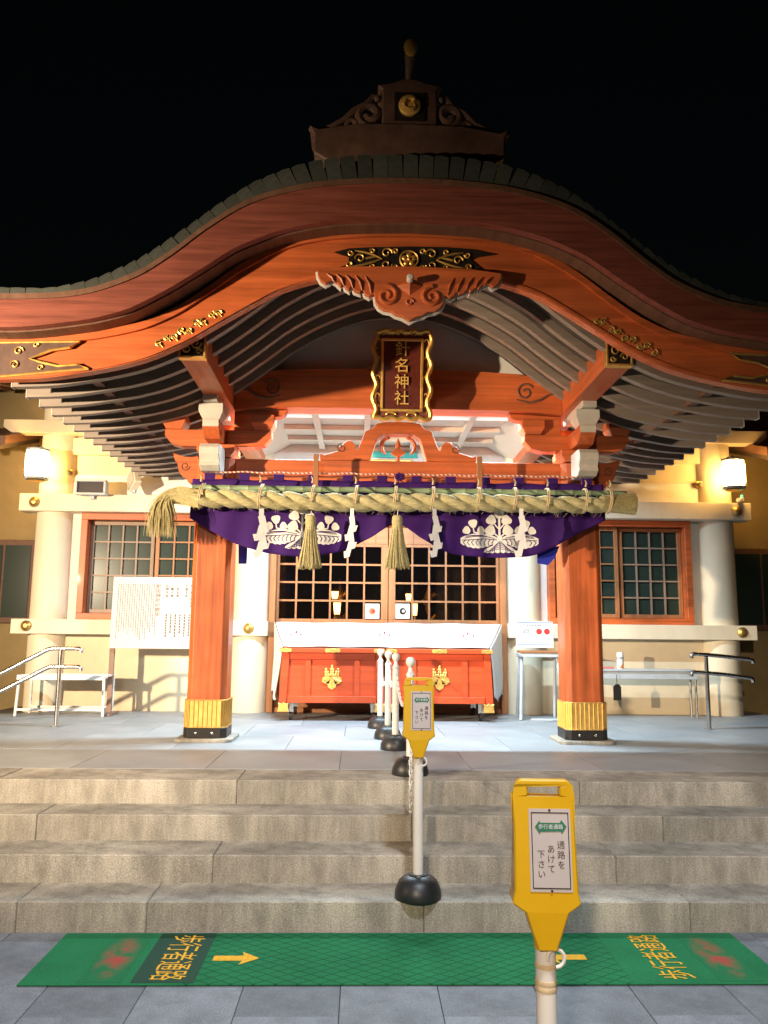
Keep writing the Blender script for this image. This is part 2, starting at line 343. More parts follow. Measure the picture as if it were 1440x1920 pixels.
# ================================================================== the shrine building
SB = thing('shrine_building', (0, 9.7, PL), 'vermilion and cream shrine hall with a curved gabled porch roof', 'building')
def part(mb, name, m, parent=SB, **k): return mb.build(name, m, parent, **k)
def BX(name, m, x0, x1, y0, y1, z0, z1, parent=SB, bevel=.005): return MB().box(x0, x1, y0, y1, z0, z1).build(name, m, parent, bevel=bevel)
YWALL = 9.82
for s in (-1, 1):
    def bx(name, m, a, b, *r, **k): return BX(name, m, min(s*a, s*b), max(s*a, s*b), *r, **k)
    bx('lower_wall', plas, 1.45, 4.06, YWALL, YWALL+.15, PL-.01, 1.52)
    bx('wall_panel', plasw, 3.66, 4.06, YWALL+.004, YWALL+.15, 1.522, 2.95)
    bx('wall_panel', plasw, 1.44, 1.92, YWALL+.004, YWALL+.15, 1.522, 2.95)
    bx('upper_wall', plas, 1.62, 4.06, YWALL, YWALL+.15, 2.952, 5.2)
    bx('wall_panel', plasw, 1.66, 4.0, YWALL-.02, YWALL-.002, 3.09, 3.36)
    bx('upper_beam', plas, 1.7, 4.0, YWALL-.07, YWALL-.003, 3.60, 3.80)
    bx('wing_wall', mat('shade toned wing wall', (.36, .26, .12), .8, (5, 5, 5), .08, .05, stain=.12, bscale=60), 4.06, 8.5, 10.42, 10.55, 0, 5.2)  # wing wall colour darkened to stand for shade under the wing eave
    bx('return_wall', plas, 4.0, 4.12, 9.97, 10.42, 0, 5.2)
    b = bx('lower_tie_beam', plascol, 1.405, 4.35, 9.60, YWALL, 1.455, 1.625)
    for X in (4.17, 1.62):
        part(MB().lathe([(.062, 0), (.062, -.008), (.05, -.014), (.046, -.02), (.03, -.026), (.024, -.036), (.0001, -.04)], (s*X, 9.60, 1.545 if X > 2 else 1.54), 20, 'y'), 'round_boss', goldd, b, smooth=True)
    part(MB().lathe([(.062, 0), (.062, -.008), (.05, -.014), (.046, -.02), (.03, -.026), (.024, -.036), (.0001, -.04)], (s*4.17, 9.58, 2.985), 20, 'y'), 'round_boss', goldd, SB, smooth=True)
    for X in (1.62, 4.01):
        part(MB().lathe([(.222, PL-.01), (.222, 1.2), (.218, 2.4), (.212, 4.3)], (s*X, 9.86, 0), 36), 'round_column', plascol, smooth=True)
    part(MB().prism([(s*3.45, 3.99), (s*4.62, 3.99), (s*4.62, 3.90), (s*4.52, 3.83), (s*3.55, 3.83), (s*3.45, 3.90)], 9.62, 9.80), 'bracket_arm', plas, bevel=.006)
    # dark wing window
    w = bx('wing_window', wdark, 4.42, 5.9, 10.36, 10.41, 1.58, 2.62)
    for i in range(4): bx('pane', glassw, 4.48+i*.35, 4.80+i*.35, 10.35, 10.358, 1.65, 2.55, parent=w, bevel=0)
    # wing eave
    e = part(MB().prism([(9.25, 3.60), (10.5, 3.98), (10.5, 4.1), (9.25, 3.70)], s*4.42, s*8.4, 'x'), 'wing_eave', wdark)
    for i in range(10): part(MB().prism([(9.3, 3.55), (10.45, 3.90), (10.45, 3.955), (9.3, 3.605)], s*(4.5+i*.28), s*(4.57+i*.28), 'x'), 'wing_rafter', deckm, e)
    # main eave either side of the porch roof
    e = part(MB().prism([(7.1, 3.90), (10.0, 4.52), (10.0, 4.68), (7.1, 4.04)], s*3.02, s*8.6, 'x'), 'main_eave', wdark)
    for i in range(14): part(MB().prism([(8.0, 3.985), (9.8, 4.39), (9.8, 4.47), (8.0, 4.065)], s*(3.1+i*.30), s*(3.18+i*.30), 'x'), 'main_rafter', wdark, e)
BX('header_beam', plascol, -4.35, 4.35, 9.58, YWALL, 2.882, 3.086)
BX('door_head_wall', plasw, -1.62, 1.62, YWALL, YWALL+.15, 2.952, 4.42)
# ---- windows
def lattice(win, xa, xb, za, zb, nx, nz, y, bm, gm, bar=.018):
    dx = (xb-xa)/nx; dz = (zb-za)/nz; v = h = p = None
    for i in range(1, nx):
        if v is None: v = part(MB().box(-bar/2, bar/2, 0, .022, 0, zb-za), 'muntin', bm, win, origin=(0, 0, 0)); v.location = Vector((xa+dx*i, y, za))-ORG[win.name]; ORG[v.name] = Vector((xa+dx*i, y, za))
        else: inst(v, 'muntin', win, (xa+dx*i, y, za))
    for j in range(1, nz):
        if h is None: h = part(MB().box(0, xb-xa, .002, .019, -bar/2, bar/2), 'muntin', bm, win, origin=(0, 0, 0)); h.location = Vector((xa, y, za+dz*j))-ORG[win.name]; ORG[h.name] = Vector((xa, y, za+dz*j))
        else: inst(h, 'muntin', win, (xa, y, za+dz*j))
    for i in range(nx):
        for j in range(nz):
            q = (xa+dx*i, y+.026, za+dz*j)
            if p is None: p = part(MB().box(0, dx, 0, .004, 0, dz), 'pane', gm, win, origin=(0, 0, 0)); p.location = Vector(q)-ORG[win.name]; ORG[p.name] = Vector(q)
            else: inst(p, 'pane', win, q)
def frame(mb, x0, x1, z0, z1, t, y0, y1):
    mb.box(x0, x1, y0, y1, z0, z0+t); mb.box(x0, x1, y0, y1, z1-t, z1); mb.box(x0, x0+t, y0+.001, y1, z0+t, z1-t); mb.box(x1-t, x1, y0+.001, y1, z0+t, z1-t)
for s in (-1, 1):
    x0, x1 = (-3.66, -1.92) if s < 0 else (1.92, 3.66)
    fm = MB(); frame(fm, x0, x1, 1.626, 2.88, .075, 9.72, 9.96)
    win = part(fm, 'window', wx, bevel=.004)
    xm = -2.80 if s < 0 else 2.80
    for a, b, outer in ((x0+.08, xm-.012, s < 0), (xm+.012, x1-.08, s > 0)):
        yy = 9.845 if outer else 9.80
        sm = MB(); frame(sm, a, b, 1.705, 2.80, .045, yy, yy+.04); sash = part(sm, 'sash_frame', wsash if (outer and s < 0) else wpale, win, bevel=.003)
        lattice(win, a+.045, b-.045, 1.75, 2.755, 4, 5, yy+.008, wsash if outer else wpale, glassw)
    BX('window_sill', wx, x0-.02, x1+.02, 9.70, 9.80, 1.60+.026, 1.655, parent=win) if False else None
# ---- doors
ZB = 1.66; PZ = .2155
for s in (-1, 1):
    a, b = sorted((s*1.33, s*.004))
    fm = MB(); t = .082
    fm.box(a, b, 9.80, 9.845, 2.525, 2.79); fm.box(a, b, 9.80, 9.845, 1.585, ZB); fm.box(a, b, 9.802, 9.843, PL+.03, 1.584)
    xi = s*.086; xo = s*1.30
    fm.box(*sorted((s*.004, xi)), 9.799, 9.846, ZB, 2.525); fm.box(*sorted((s*1.33, xo)), 9.799, 9.846, ZB, 2.525)
    d = part(fm, 'sliding_door', wpale, bevel=.003)
    la, lb = sorted((xi, xo)); lattice(d, la, lb, ZB, 2.525, 6, 4, 9.805, wpale, glassd, .022)
    for i in range(9): BX('head_board', wpalex, min(s*(.01+i*.147), s*(.15+i*.147)), max(s*(.01+i*.147), s*(.15+i*.147)), 9.792, 9.80, 2.56, 2.76, parent=d, bevel=.002)
    BX('door_jamb', wpale, min(s*1.332, s*1.405), max(s*1.332, s*1.405), 9.70, 9.97, PL+.002, 2.88)
BX('door_lintel', wpalex, -1.332, 1.332, 9.72, 9.95, 2.79, 2.878)
BX('door_sill', wpalex, -1.332, 1.332, 9.74, 9.95, PL+.002, PL+.06)
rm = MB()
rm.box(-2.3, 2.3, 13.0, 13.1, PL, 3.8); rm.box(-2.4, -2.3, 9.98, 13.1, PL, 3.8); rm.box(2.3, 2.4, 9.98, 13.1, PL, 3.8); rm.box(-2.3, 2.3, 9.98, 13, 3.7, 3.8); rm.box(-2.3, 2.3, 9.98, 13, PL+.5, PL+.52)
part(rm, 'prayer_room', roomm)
# painted carving over the door
tc_ = part(MB().box(-.42, .42, 9.79, 9.81, 3.42, 3.76), 'painted_transom', whitem)
for (a, b, c, d_, m_) in ((-.36, .36, 3.62, 3.70, turq), (-.3, .3, 3.56, 3.60, gold), (-.34, -.20, 3.43, 3.55, turq), (.22, .34, 3.43, 3.55, turq), (-.08, .08, 3.43, 3.53, gold)):
    part(MB().prism([(a, c), (b, c), (b-.03, (c+d_)/2), (b, d_), (a, d_), (a+.03, (c+d_)/2)], 9.765, 9.788), 'carved_relief', m_, tc_, bevel=.008)
# ---- porch pillars
PX = 1.635; PY = 7.33; PH = .168; CH = .045
def octo(h, c): return [(-h+c, -h), (h-c, -h), (h, -h+c), (h, h-c), (h-c, h), (-h+c, h), (-h, h-c), (-h, -h+c)]
for s in (-1, 1):
    ox = s*PX
    P = lambda h, c: [(ox+a, PY+b) for a, b in octo(h, c)]
    pil = part(MB().prism(P(PH, CH), PL+.03, 3.03, 'z'), 'porch_pillar', wz, bevel=.004)
    part(MB().prism(P(PH+.075, CH), PL-.005, PL+.030, 'z'), 'base_stone', granite, pil, bevel=.008)
    part(MB().prism(P(PH+.016, CH), PL+.03, PL+.115, 'z'), 'black_band', blackm, pil, bevel=.004)
    part(MB().prism(P(PH+.009, CH), PL+.115, PL+.345, 'z'), 'gilt_sleeve', gold, pil, bevel=.003)
    rg = MB(); po = P(PH+.011, CH)
    for i in range(8):
        (xa, ya), (xb, yb) = po[i], po[(i+1) % 8]; n = 7 if i % 2 == 0 else 3
        for q in range(n+1):
            t = q/n; rg.tube([(xa+(xb-xa)*t, ya+(yb-ya)*t, PL+.12), (xa+(xb-xa)*t, ya+(yb-ya)*t, PL+.345)], .0045, 6)
    rg.tube([(x, y, PL+.345) for x, y in po], .006, 6, True); rg.tube([(x, y, PL+.12) for x, y in po], .006, 6, True)
    part(rg, 'sleeve_ribs', gold, pil, smooth=True)
    rv = MB()
    for i in (-.07, .07): rv.sphere((ox+i, PY-PH-.017, PL+.072), .013, 8, (1, .6, 1))
    for i in (-1, 1): rv.sphere((ox+i*(PH-.02), PY-PH+.012, PL+.072), .012, 8)
    part(rv, 'rivet', steel, pil, smooth=True)
    # bracket set on the pillar
    part(MB().prism([(ox-.13, 3.042), (ox+.13, 3.042), (ox+.17, 3.10), (ox+.17, 3.155), (ox-.17, 3.155), (ox-.17, 3.10)], PY-.17, PY+.17), 'bearing_block', wx, bevel=.004)
    part(MB().prism([(ox-.48, 3.31), (ox+.48, 3.31), (ox+.48, 3.25), (ox+.42, 3.18), (ox+.33, 3.157), (ox-.33, 3.157), (ox-.42, 3.18), (ox-.48, 3.25)], PY-.07, PY+.07), 'bracket_arm', wx, bevel=.004)
    fa = part(MB().prism([(6.88, 3.31), (7.86, 3.31), (7.86, 3.24), (7.76, 3.16), (6.98, 3.16), (6.88, 3.24)], ox-.072, ox+.072, 'x'), 'bracket_arm', wy, bevel=.004)
    part(MB().box(ox-.068, ox+.068, 6.872, 6.879, 3.245, 3.305), 'painted_end', gofun, fa)
    for (bx_, by_, m_) in ((0, 6.97, gofun), (-.40, PY, wx), (.40, PY, wx), (0, 7.74, wx)):
        cx = ox+bx_; h = .105
        bb_ = MB(); lo, hi = h*.68, h
        bb_.add([(cx-lo, by_-lo, 3.312), (cx+lo, by_-lo, 3.312), (cx+lo, by_+lo, 3.312), (cx-lo, by_+lo, 3.312),
                 (cx-hi, by_-hi, 3.375), (cx+hi, by_-hi, 3.375), (cx+hi, by_+hi, 3.375), (cx-hi, by_+hi, 3.375),
                 (cx-hi, by_-hi, 3.45), (cx+hi, by_-hi, 3.45), (cx+hi, by_+hi, 3.45), (cx-hi, by_+hi, 3.45)],
                [(3, 2, 1, 0), (0, 1, 5, 4), (1, 2, 6, 5), (2, 3, 7, 6), (3, 0, 4, 7), (4, 5, 9, 8), (5, 6, 10, 9), (6, 7, 11, 10), (7, 4, 8, 11), (8, 9, 10, 11)])
        part(bb_, 'cup_block', m_, bevel=.004)
    part(MB().box(ox-.065, ox+.065, 6.80, 7.5, 3.452, 3.515), 'bracket_cap', gofun, bevel=.006)
    # nosings of the tie beam, sideways and forwards
    kx = [(1.80, 2.80), (1.80, 3.06), (1.86, 3.05), (1.93, 3.055), (2.03, 3.085), (2.01, 3.02), (1.985, 2.985), (1.975, 2.93), (1.95, 2.885), (1.90, 2.86), (1.885, 2.82)]
    nz = part(MB().prism([(s*a, b) for a, b in kx], PY-.09, PY+.09), 'beam_nosing', wx, bevel=.004)
    part(MB().tube(spiral(s*1.915, 2.965, .042, .012, 0, 1.3*s, PY-.092), .0045, 6), 'carved_scroll', wdark, nz)
    part(MB().prism([(7.16, 2.87), (7.16, 3.10), (6.90, 3.10), (6.86, 3.06), (6.86, 3.0), (6.90, 2.95), (6.88, 2.91), (6.95, 2.87)], ox-.085, ox+.085, 'x'), 'beam_nosing', gofun, bevel=.005)
BX('tie_beam', wx, -1.80, 1.80, 7.235, 7.44, 2.82, 3.04)
# frog-leg strut
KS = 1/4.5
def kx_(q): X, Z = at(590+q[0]*KS, 780+q[1]*KS, 7.24); return (X, Z)
half = [(48, 372), (50, 310), (80, 326), (200, 292), (208, 250), (235, 250), (262, 212), (305, 203), (345, 235), (352, 275), (368, 282), (398, 205), (428, 125), (490, 105), (528, 62), (600, 48), (712, 46)]
inn = [(470, 372), (505, 250), (530, 185), (590, 148), (712, 144)]
L_ = [kx_(q) for q in half]; I_ = [kx_(q) for q in inn]
c0 = .5*(L_[-1][0]+I_[-1][0]); zb_ = 3.038
L_ = [(x-c0, max(z, zb_)) for x, z in L_]; I_ = [(x-c0, max(z, zb_)) for x, z in I_]
outl = L_ + [(-x, z) for x, z in L_[-2::-1]] + [(-x, z) for x, z in I_[:-1]] + I_[::-1]
strut = part(MB().prism(outl, 7.25, 7.40), 'frog_leg_strut', wx, bevel=.004)
sc_ = MB()
for s in (-1, 1):
    sc_.tube(spiral(s*.075, 3.19, .085, .075, PI/2 if s > 0 else PI/2, -.42*s, 7.32, 10), [.008+.010*math.sin(PI*i/10) for i in range(11)], 8)
    sc_.sphere((s*.098, 3.275, 7.32) if False else (s*.098, 7.32, 3.272), .018, 8)
sc_.tube([(0, 7.32, 3.04), (0, 7.32, 3.12), (0, 7.32, 3.2), (0, 7.32, 3.27)], [.02, .013, .028, .004], 8)
sc_.prism([(-.07, 3.13), (-.02, 3.10), (.02, 3.10), (.07, 3.13), (.03, 3.16), (0, 3.20), (-.03, 3.16)], 7.30, 7.34)
part(sc_, 'openwork_scroll', wx, strut, smooth=True)
for s in (-1, 1): part(MB().tube(spiral(s*.515, 3.155, .045, .012, PI*.5, -1.2*s, 7.246), .005, 6), 'carved_scroll', wdark, strut)
# upper curved beam
top = lerp([(0, 3.905), (.5, 3.895), (1.0, 3.875), (1.35, 3.83), (1.50, 3.78)])
bot = lerp([(0, 3.525), (.9, 3.525), (1.15, 3.515), (1.50, 3.49)])
def strip(f0, f1, y0, y1, xa, xb, n):
    mb = MB(); v = []
    for i in range(n+1):
        x = xa+(xb-xa)*i/n; a, b = f0(abs(x)), f1(abs(x)); v += [(x, y0, a), (x, y0, b), (x, y1, a), (x, y1, b)]
    f = [(0, 1, 3, 2), (4*n, 4*n+2, 4*n+3, 4*n+1)]
    for i in range(n):
        k = 4*i; f += [(k, k+4, k+5, k+1), (k+2, k+3, k+7, k+6), (k+1, k+5, k+7, k+3), (k, k+2, k+6, k+4)]
    return mb.add(v, f)
ub = part(strip(bot, top, 7.225, 7.45, -1.495, 1.495, 40), 'rainbow_beam', wx)
for s in (-1, 1):
    cv = MB(); cw = MB()
    cv.tube(spiral(s*1.16, 3.70, .085, .02, PI*.2 if s > 0 else PI*.8, 1.3*s, 7.222, 20), .010, 6)
    cw.tube([(s*x, 7.222, z) for x, z in ((1.08, 3.63), (1.2, 3.60), (1.3, 3.63), (1.38, 3.68), (1.46, 3.69))], [.006, .012, .014, .01, .005], 6)
    part(cv, 'carved_scroll', wdark, ub, smooth=True); part(cw, 'carved_scroll', wdark, ub, smooth=True)
for s in (-1, 1):
    cp = [(1.50, 3.488), (1.02, 3.514), (1.035, 3.47), (1.07, 3.45), (1.15, 3.44), (1.18, 3.40), (1.215, 3.385), (1.235, 3.33), (1.28, 3.315), (1.30, 3.25), (1.36, 3.22), (1.5, 3.21)]
    part(MB().prism([(s*a, b) for a, b in cp], 7.286, 7.386), 'corbel', wx, bevel=.004)
# porch ceiling
cl = part(MB().box(-1.22, 1.22, 7.46, 9.79, 3.775, 3.80), 'porch_ceiling', ceilm)
for x in (-.82, -.28, .28, .82): part(MB().box(x-.035, x+.035, 7.9, 9.785, 3.715, 3.774), 'ceiling_rib', ceilm, cl, bevel=.004)
for y in (8.35, 8.85, 9.35): part(MB().box(-1.2, 1.2, y-.03, y+.03, 3.72, 3.7735), 'ceiling_rib', ceilm, cl, bevel=.004)
for s in (-1, 1): part(MB().prism([(s*1.20, 3.776), (s*1.50, 3.60), (s*1.50, 3.63), (s*1.22, 3.80)], 7.46, 9.79), 'ceiling_cove', ceilm, cl)
# ---- curved gable roof
ht = lerp([(0, 4.46), (.2, 4.455), (.6, 4.42), (.9, 4.345), (1.2, 4.18), (1.5, 3.95), (1.7, 3.81), (1.97, 3.69), (2.37, 3.61), (2.64, 3.59), (3.0, 3.60)])
hb = lerp([(0, 4.13), (.3, 4.12), (.66, 4.06), (.95, 3.965), (1.15, 3.85), (1.38, 3.705), (1.62, 3.555), (1.96, 3.405), (2.37, 3.31), (2.65, 3.27), (3.0, 3.255)])
bt = lerp([(0, 4.725), (.2, 4.722), (.4, 4.71), (.65, 4.685), (.9, 4.63), (1.15, 4.54), (1.43, 4.355), (1.71, 4.12), (1.94, 3.965), (2.3, 3.835), (2.54, 3.805), (2.85, 3.795), (3.4, 3.83)])
bb = lerp([(0, 4.43), (.46, 4.41), (.84, 4.34), (1.21, 4.195), (1.48, 4.01), (1.75, 3.83), (2.02, 3.69), (2.29, 3.62), (2.83, 3.56), (3.4, 3.58)])
tt = lerp([(0, 4.93), (.3, 4.92), (.66, 4.87), (1.04, 4.73), (1.31, 4.555), (1.59, 4.33), (1.95, 4.065), (2.31, 3.90), (2.6, 3.85), (2.9, 3.85), (3.4, 3.89)])
RX = 3.02
def rb(x):
    t = max(0, 1-abs(x)/1.5); return hb(x)+.25*t*t*(3-2*t)
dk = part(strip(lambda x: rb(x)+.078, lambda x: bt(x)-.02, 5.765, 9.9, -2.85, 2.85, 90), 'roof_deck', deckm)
ev = part(strip(bb, bt, 5.45, 5.80, -RX, RX, 90), 'eave_board', wband)
part(strip(lambda x: bt(x)-.035, lambda x: bt(x)+.006, 5.438, 5.449, -RX, RX, 90), 'eave_lip', wdark, ev)
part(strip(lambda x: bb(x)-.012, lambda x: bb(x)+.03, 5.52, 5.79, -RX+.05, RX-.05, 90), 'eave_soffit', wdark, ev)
hf = part(strip(hb, ht, 5.68, 5.76, -2.95, 2.95, 90), 'bargeboard', wx)
part(strip(lambda x: ht(x)-.062, lambda x: ht(x)-.004, 5.655, 5.679, -2.95, 2.95, 90), 'bargeboard_moulding', wx, hf)
part(strip(lambda x: hb(x)+.006, lambda x: hb(x)+.03, 5.668, 5.679, -2.93, 2.93, 90), 'bargeboard_moulding', wx, hf)
ys = [5.86+.262*i for i in range(14)]
for y in ys:
    r_ = part(strip(rb, lambda x: rb(x)+.080, y, y+.062, -2.9, 2.9, 70), 'rafter', raft)
    for s in (-1, 1): part(MB().box(s*2.901-.003, s*2.901+.003, y-.002, y+.064, hb(2.9)-.003, hb(2.9)+.077), 'rafter_end', gofun, r_)
for s in (-1, 1):
    part(MB().box(*sorted((s*2.30, s*2.37)), 5.8, 9.6, hb(2.34)+.03, hb(2.34)+.10), 'eave_purlin', wdark)
# plaster gable behind the porch beam
part(strip(lambda x: 3.72, lambda x: rb(x)+.05, 7.36, 7.43, -1.44, 1.44, 50), 'gable_panel', plasw)
# tiles
tl = part(strip(lambda x: bt(x)+.004, lambda x: tt(x)-.045, 5.50, 9.9, -2.87, 2.87, 90), 'tile_roof', tilem)
vt = MB(); vt.prism([(-.056, 0), (.048, 0), (.050, .94), (.0, 1), (-.052, .97)], 0, .2)
xs_ = [0.]
while xs_[-1] < RX-.1:
    x = xs_[-1]; sl = (tt(x+.02)-tt(x-.02 if x > .02 else 0))/(.04 if x > .02 else .02); xs_.append(x+.108/math.hypot(1, sl))
v0 = None
for x in sorted([-q for q in xs_[1:]]+xs_):
    ax_ = abs(x); sg = 1 if x >= 0 else -1
    sl = (tt(ax_+.03)-tt(max(0, ax_-.03)))/(.06 if ax_ > .03 else .03+ax_)*sg
    if abs(x) < .02: sl = 0
    hgt = (tt(ax_)-bt(ax_))/math.hypot(1, sl)*.98
    if v0 is None: v0 = part(vt, 'verge_tile', tilem, tl, origin=(0, 0, 0)); o = v0
    else: o = inst(v0, 'verge_tile', tl, (0, 0, 0))
    o.location = Vector((x, 5.462, bt(ax_)+.006))-ORG[tl.name]; o.rotation_euler = (0, -math.atan(sl)+random.uniform(-.02, .02)+.13*sg*min(1, abs(sl)*3), 0); o.scale = (1, 1, hgt)
for i in range(14):
    y = 5.72+.3*i
    part(MB().tube([(x, y, tt(abs(x))-.045) for x in frange(-2.86, 2.86, 60)], .055, 8), 'tile_roll', tilem, tl, smooth=True)
# ridge ornament
rz = 4.95
ro = part(MB().prism([(-.72, rz+.10), (-.72, rz+.24), (-.76, rz+.33), (-.68, rz+.30), (-.40, rz+.35), (0, rz+.36), (.40, rz+.35), (.68, rz+.30), (.76, rz+.33), (.72, rz+.24), (.72, rz+.10), (.5, rz-.03), (-.5, rz-.03)], 5.66, 5.98), 'ridge_ornament', copper, bevel=.012)
part(MB().box(-.45, .45, 5.8, 9.9, 4.80, 4.99), 'ridge_base', tilem); part(MB().box(-.16, .16, 5.98, 9.9, 5.02, 5.3), 'ridge', tilem, bevel=.02)
part(MB().prism([(-.21, rz+.30), (-.21, rz+.66), (-.25, rz+.70), (-.14, rz+.72), (-.05, rz+.755), (.05, rz+.755), (.14, rz+.72), (.25, rz+.70), (.21, rz+.66), (.21, rz+.30)], 5.70, 5.94), 'ornament_block', copper, ro, bevel=.01)
part(MB().box(-.115, .115, 5.688, 5.702, rz+.40, rz+.63), 'ornament_recess', blackm, ro)
for s in (-1, 1):
    so = MB()
    so.tube(spiral(s*.30, rz+.47, .10, .03, -PI/2, 1.2*s, 5.74, 20), .035, 8); so.tube(spiral(s*.43, rz+.38, .055, .015, -PI/2, 1.1*s, 5.74, 14), .024, 8)
    so.tube([(s*x, 5.74, rz+z) for x, z in ((.22, .60), (.28, .62), (.33, .55), (.42, .50), (.5, .42), (.6, .36), (.72, .33))], [.02, .028, .03, .03, .026, .022, .012], 8)
    so.sphere((s*.245, 5.73, rz+.60), .03, 8); so.sphere((s*.745, 5.72, rz+.325), .022, 8)
    part(so, 'carved_scroll', copper, ro, smooth=True)
dz_ = rz+.515
part(MB().lathe([(.085, 0), (.085, -.02), (.075, -.028), (.0001, -.03)], (0, 5.69, dz_), 24, 'y'), 'gilt_crest', mat('gold leaf', (.85, .50, .13), .5, (20, 20, 20), .12, .1, metal=.35), ro, smooth=True)
cm = MB()
for k in range(3):
    a = k*2*PI/3+.5; cm.tube([(.022*math.cos(a)+r*math.cos(a+q), 5.658, dz_+.022*math.sin(a)+r*math.sin(a+q)) for q, r in ((0, .02), (.8, .03), (1.6, .04), (2.4, .048))], [.02, .016, .010, .004], 8)
part(cm, 'crest_swirl', MATS['gold leaf'], ro, smooth=True)
part(MB().tube([(0, 5.88, rz+.70), (0, 5.84, rz+.77), (0, 5.76, rz+.85), (0, 5.66, rz+.92), (0, 5.62, rz+.945)], [.030, .030, .032, .042, .050], 14), 'bird_perch_tile', copper, ro, smooth=True)
part(MB().lathe([(.046, 0), (.052, -.016), (.040, -.026), (.0001, -.03)], (0, 0, 0), 18, 'y', M=Matrix.Translation((0, 5.62, rz+.945)) @ Matrix.Rotation(-R(12), 4, 'X') @ Matrix.Diagonal((1, 1, 1.7, 1))), 'gilt_cap', MATS['gold leaf'], ro, smooth=True)
# purlins with gilt ends
for s in (-1, 1):
    ox = s*1.597; y0 = 5.86
    kb = part(MB().box(ox-.098, ox+.098, y0, 9.7, 3.505, 3.71), 'purlin', wy, bevel=.004)
    fm = MB(); frame(fm, ox-.101, ox+.101, 3.500, 3.714, .016, y0-.014, y0+.05); part(fm, 'gilt_rim', gold, kb, bevel=.002)
    part(MB().box(ox-.083, ox+.083, y0-.004, y0-.001, 3.518, 3.697), 'black_field', blackm, kb)
    g_ = MB()
    for (dx, dz, r0, a0, tr) in ((-.025, .01, .045, 0, 1.3), (.04, -.035, .03, PI, -1.2), (.035, .05, .026, PI/2, 1.2), (-.05, -.055, .022, 0, -1.1), (-.05, .06, .018, 0, 1.1)):
        g_.tube(spiral(ox+dx*s, 3.607+dz, r0, .008, a0, tr*s, y0-.009, 14), [.009-.005*i/14 for i in range(15)], 6)
    part(g_, 'gilt_scroll', gold, kb, smooth=True)
    # gilt leaf fringe on the bargeboard over the purlin end
    g_ = MB()
    for i in range(9):
        x = 1.38+.052*i; z = hb(x)+.075+.025*(i % 2); g_.tube(spiral(s*x, z, .028, .008, PI*.3*i, 1.1*s*(1 if i % 2 else -1), 5.672, 10), [.008-.004*q/10 for q in range(11)], 6)
        g_.tube([(s*(x-.03), 5.672, z-.03), (s*x, 5.67, z+.005), (s*(x+.035), 5.672, z-.02)], [.003, .008, .003], 6)
    part(g_, 'gilt_leaf_fringe', gold, hf, smooth=True)
    # end plate
    pl_ = [(2.93, hb(2.93)+.012), (2.93, ht(2.93)-.075), (2.35, ht(2.35)-.07), (2.42, ht(2.42)-.11), (2.55, ht(2.55)-.12), (2.62, hb(2.62)+.17), (2.70, hb(2.7)+.14), (2.62, hb(2.6)+.11), (2.5, hb(2.5)+.07), (2.36, hb(2.36)+.06), (2.28, hb(2.28)+.015)]
    ep = part(MB().prism([(s*a, b) for a, b in pl_], 5.66, 5.674), 'end_plate', copper, hf)
    g_ = MB(); g_.tube([(s*a, 5.657, b) for a, b in pl_], .010, 6, True)
    for (x, dz, r0, a0, tr) in ((2.78, .20, .035, 0, 1.2), (2.80, .10, .032, PI, -1.2), (2.66, .24, .02, 0, 1.1), (2.62, .07, .02, 0, 1.1)):
        g_.tube(spiral(s*x, hb(x)+dz, r0, .008, a0, tr, 5.655, 12), .006, 6)
    part(g_, 'gilt_scroll', gold, ep, smooth=True)
# pendant under the gable and its openwork fitting
GS = 1/3.6
def gq(q, Y=5.655): return at(560+q[0]*GS, 440+q[1]*GS, Y)
gc = gq((735, 400))[0]
gh = [(118, 262), (122, 300), (140, 335), (175, 358), (200, 342), (215, 332), (245, 345), (275, 378), (288, 352), (305, 382), (330, 402), (345, 370), (365, 402), (405, 418), (418, 388), (435, 425), (465, 442), (498, 425), (508, 480), (530, 512), (562, 532), (608, 540), (640, 562), (685, 575), (735, 604)]
G = [(gq(q)[0]-gc, gq(q)[1]) for q in gh]
zt = gq((735, 250))[1]
outl = G + [(-x, z) for x, z in G[-2::-1]] + [(.45, zt+.0), (0, zt+.012), (-.45, zt)]
gp = part(MB().prism(outl, 5.585, 5.675), 'gable_pendant', wx, bevel=.004)
g_ = MB(); g_.tube([(x, 5.63, z-.004) for x, z in G + [(-x, z) for x, z in G[-2::-1]]], .016, 6)
part(g_, 'white_edge', gofun, gp, smooth=True)
dz0 = gq((735, 375))[1]
part(MB().add([(-.095, 5.584, dz0), (0, 5.584, dz0-.07), (.095, 5.584, dz0), (0, 5.584, dz0+.065), (0, 5.535, dz0)], [(0, 1, 4), (1, 2, 4), (2, 3, 4), (3, 0, 4), (3, 2, 1, 0)]), 'diamond_boss', wx, gp)
part(MB().lathe([(.026, 0), (.026, -.05), (.018, -.06), (.0001, -.062)], (0, 5.545, dz0+.03), 14, 'y'), 'white_knob', gofun, gp, smooth=True)
g_ = MB(); zc = gq((590, 440))[1]
for s in (-1, 1):
    g_.tube(spiral(s*.165, zc, .078, .015, PI*.5, 1.4*s, 5.583, 22), [.020-.008*i/22 for i in range(23)], 8)
    for i in range(5): g_.tube([(s*(.60-.07*i), 5.582, zt-.06-.004*i), (s*(.56-.068*i), 5.578, zt-.09-.012*i), (s*(.54-.066*i), 5.582, zt-.13-.018*i)], [.004, .012, .005], 6)
g_.tube(spiral(0, zc-.045, .03, .012, 0, 1.1, 5.583, 12), .010, 6)
part(g_, 'carved_scroll', wx, gp, smooth=True)
fq = [(230, 118), (330, 92), (500, 84), (735, 80), (970, 84), (1160, 98), (1330, 132), (1190, 152), (1150, 170), (1190, 205), (1270, 262), (1100, 250), (735, 248), (380, 250), (210, 242), (320, 200), (330, 150)]
